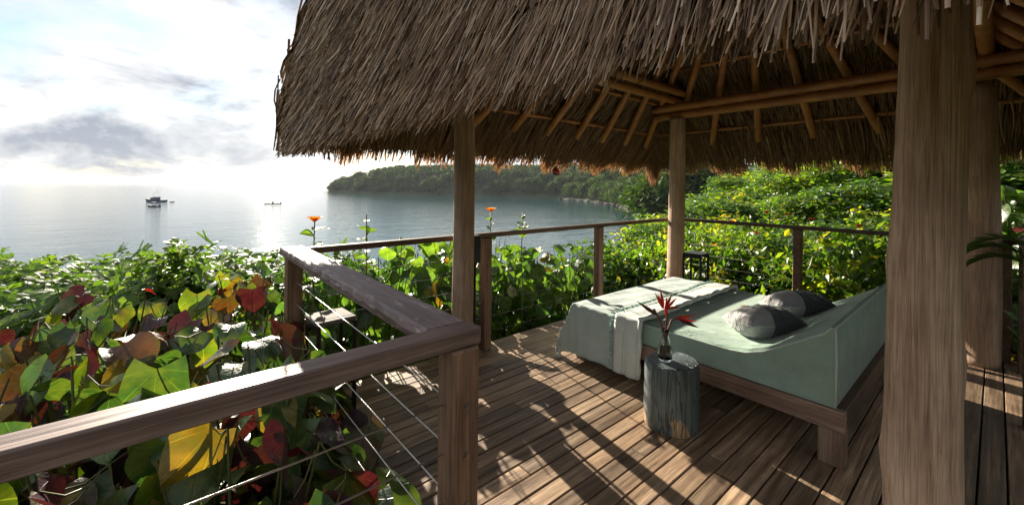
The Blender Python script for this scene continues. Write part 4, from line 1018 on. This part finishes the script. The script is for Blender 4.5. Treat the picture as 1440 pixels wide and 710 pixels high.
# what the bay side shows: nearest to the shore first
def shore_d(u_, a_):
    return min(abs(math.hypot(u_ - p[0] - t * (q[0] - p[0]), a_ - p[1] - t * (q[1] - p[1]))) for p, q in zip(SH[:9], SH[1:10]) for t in (0, .2, .4, .6, .8, 1))
sel = sorted(sel, key=lambda s: shore_d(s[0], s[1]) + r_.uniform(0, 10))
for i, (u_, a_, z_) in enumerate(sel[:640]):
    if i >= 290: break
    x_ = u_ * R2[0] + a_ * F2[0]; y_ = u_ * R2[1] + a_ * F2[1]; sc = r_.choice((.6, .8, .95, 1.1, 1.35, 1.6)) * r_.uniform(.9, 1.12)
    wh_ = 'at the tip of the hazy headland' if a_ > 500 else 'along the waterline of the hazy headland' if a_ > 400 else 'above the rocky shore of the bay' if a_ > 230 else 'where the bay shore meets the near slope'
    planted('tree', (far[i % 6], bark_far), x_, y_, sc, r_.uniform(0, 6.28), 'round-crowned green tree ' + wh_, 'tree', 'trees around the bay, ' + wh_, z_ - .3, ('crown', 'trunk'))
# the rest of the wood reads as one mass
rest = sel[290:1900]; g = np.random.default_rng(5); P, Nn, S = [], [], []
for (u_, a_, z_) in rest:
    x_ = u_ * R2[0] + a_ * F2[0]; y_ = u_ * R2[1] + a_ * F2[1]; sc = r_.uniform(.8, 1.3)
    d = g.normal(0, 1, (150, 3)); d /= np.linalg.norm(d, axis=1)[:, None]; d[:, 2] = np.abs(d[:, 2]) - .2
    P.append(np.array([x_, y_, z_ + 4.2]) + d * np.array([4.8, 4.8, 4.4]) * sc * g.uniform(.7, 1.05, (150, 1))); Nn.append(d + np.array([0, 0, .5]) + g.normal(0, .5, d.shape))
P = np.concatenate(P); Nn = np.concatenate(Nn); V, F = leafcards(P, Nn, 2.3 * g.uniform(.7, 1.3, len(P)), .6)
cr = np.repeat(g.normal(.45, .18, len(rest)), 150) + g.normal(0, .14, len(P))
tag(obj('woodland', V, F, M['far_leaf'], None, False, np.repeat(np.clip(cr, 0, 1), 2)), 'dense green wood covering the headland across the bay', 'wood', None, 'stuff')
# rocks along the far shore
r_ = random.Random(31)
for i in range(70):
    k_ = r_.choice((4, 5, 5, 6, 6, 6, 7, 7)); t = r_.random(); p = SH[k_]; q = SH[k_ + 1]; u_ = p[0] + (q[0] - p[0]) * t + r_.uniform(-2.5, 2.5); a_ = p[1] + (q[1] - p[1]) * t + r_.uniform(-3, 1)
    s_ = r_.uniform(.7, 2.6); bm = bmesh.new(); bmesh.ops.create_icosphere(bm, subdivisions=1, radius=1)
    for v_ in bm.verts: v_.co = Vector((v_.co.x * s_ * 1.3, v_.co.y * s_, v_.co.z * s_ * .6)) * r_.uniform(.75, 1.2)
    me = bpy.data.meshes.new('rock'); bm.to_mesh(me); bm.free(); me.materials.append(M['rock'])
    o = link(bpy.data.objects.new('rock', me)); o.location = (u_ * R2[0] + a_ * F2[0], u_ * R2[1] + a_ * F2[1], SEA + .2); tag(o, 'grey boulder on the shoreline of the wooded bay', 'rock', 'boulders along the far shore')

# ------------------------------------------------------------------ boats
def seat_at(px_, a_):
    u_ = (px_ - 720) / 575 * a_; return (u_ * R2[0] + a_ * F2[0], u_ * R2[1] + a_ * F2[1], SEA)
def hull(m, Ln, B, fb, bow, draft=.25):
    k = 12; V = []
    for i in range(k):
        t = i / (k - 1); xx = -Ln / 2 + Ln * t; b = B / 2 * (1 if t < .5 else math.sqrt(max(0, 1 - ((t - .5) / .5) ** 2.2))); sh = fb + bow * max(0, t - .35) ** 1.6
        rake = .10 * Ln * (t ** 4)
        V += [(xx + rake, -b, sh), (xx, -b * .8, -draft), (xx, b * .8, -draft), (xx + rake, b, sh)]
    F = [(i * 4 + j, (i + 1) * 4 + j, (i + 1) * 4 + (j + 1) % 4, i * 4 + (j + 1) % 4) for i in range(k - 1) for j in range(4)]; F += [(0, 1, 2, 3)[::-1], tuple((k - 1) * 4 + j for j in range(4))]
    m.add(V, F); return m
heading = math.atan2(-R2[1], -R2[0])   # bows to the left, broadside to the deck
b1 = tag(empty('sport_fishing_boat', seat_at(219.5, 262), heading + .06), 'large blue sport fishing boat with white flybridge and tall tower at anchor', 'boat')
hull(MB(), 11.6, 3.8, 1.15, 1.5).build('hull', M['hull_blue'], b1)
MB().box((-1.9, -1.4, 1.1), (2.6, 1.4, 2.7), .25).build('cabin', M['hull_blue'], b1)
MB().box((-1.2, -1.42, 1.9), (2.62, 1.42, 2.4), .1).build('cabin_window', M['boat_dark'], b1)
MB().box((-2.2, -1.3, 2.72), (1.2, 1.3, 3.3), .2).build('flybridge', M['boat_white'], b1)
tw = MB(); 
for sx, sy in ((-1.7, -1.1), (-1.7, 1.1), (.8, -1.1), (.8, 1.1)): tw.tube([(sx, sy, 3.2), (sx * .55 - .2, sy * .6, 6.6)], .07, 5)
tw.build('tower', M['boat_white'], b1)
MB().box((-2., -1.3, 4.55), (1., 1.3, 4.68), .04).build('hardtop', M['boat_white'], b1); MB().box((-1.2, -.7, 6.5), (.4, .7, 6.65), .04).build('tower_top', M['boat_white'], b1)
tw = MB(); tw.tube([(-.4, 0, 6.6), (-.4, 0, 9.0)], .04, 4); tw.tube([(.2, 1.2, 2.8), (-3.6, 3.2, 8.2)], .04, 4); tw.tube([(.2, -1.2, 2.8), (-3.6, -3.2, 8.2)], .04, 4); tw.build('outrigger', M['boat_white'], b1)
MB().box((-5.9, -1.6, -.1), (-5.2, 1.6, .25), .08).build('swim_platform', M['boat_dark'], b1)
def console_boat(loc, Ln, rz, label):
    b = tag(empty('console_boat', loc, rz), label, 'boat'); hull(MB(), Ln, Ln * .3, .62, .75).build('hull', M['boat_dark'], b)
    MB().box((-.7, -.5, .5), (.4, .5, 1.5), .1).build('console', M['boat_white'], b)
    m_ = MB()
    for sx in (-.8, .5):
        for sy in (-.6, .6): m_.tube([(sx, sy, .5), (sx * .9, sy, 2.3)], .04, 4)
    m_.build('frame', M['black_metal'], b); MB().box((-1.1, -.8, 2.3), (.8, .8, 2.42), .04).build('canopy_top', M['boat_white'], b)
    MB().box((-Ln / 2 - .45, -.35, .1), (-Ln / 2 + .05, .35, 1.15), .1).build('outboard_motor', M['boat_dark'], b)
console_boat(seat_at(216.5, 207), 6.2, heading - .1, 'small dark open boat floating in front of the large blue boat')
console_boat(seat_at(383.5, 252), 9.4, heading + .03, 'long low dark open boat anchored apart nearer the headland')
dg = tag(empty('dinghy', seat_at(242, 262), heading), 'tiny dark inflatable dinghy trailing behind the large blue boat', 'boat')
hull(MB(), 2.6, 1.2, .35, .3).build('hull', M['boat_dark'], dg); MB().box((-.4, -.5, .25), (-.1, .5, .42), .03).build('bench', M['boat_white'], dg)

# ------------------------------------------------------------------ haze
hm = bpy.data.materials.new('haze_air'); hm.use_nodes = True; hm.node_tree.nodes.clear()
vo = hm.node_tree.nodes.new('ShaderNodeVolumePrincipled'); ho = hm.node_tree.nodes.new('ShaderNodeOutputMaterial'); hm.node_tree.links.new(vo.outputs[0], ho.inputs['Volume'])
vo.inputs['Color'].default_value = (.86, .91, 1., 1); vo.inputs['Density'].default_value = .00008; vo.inputs['Anisotropy'].default_value = .1
hb = SR + 500
o = MB().box((-hb, -hb, SEA - 8), (hb, hb, 62), 0).build('haze', hm); tag(o, kind='stuff')
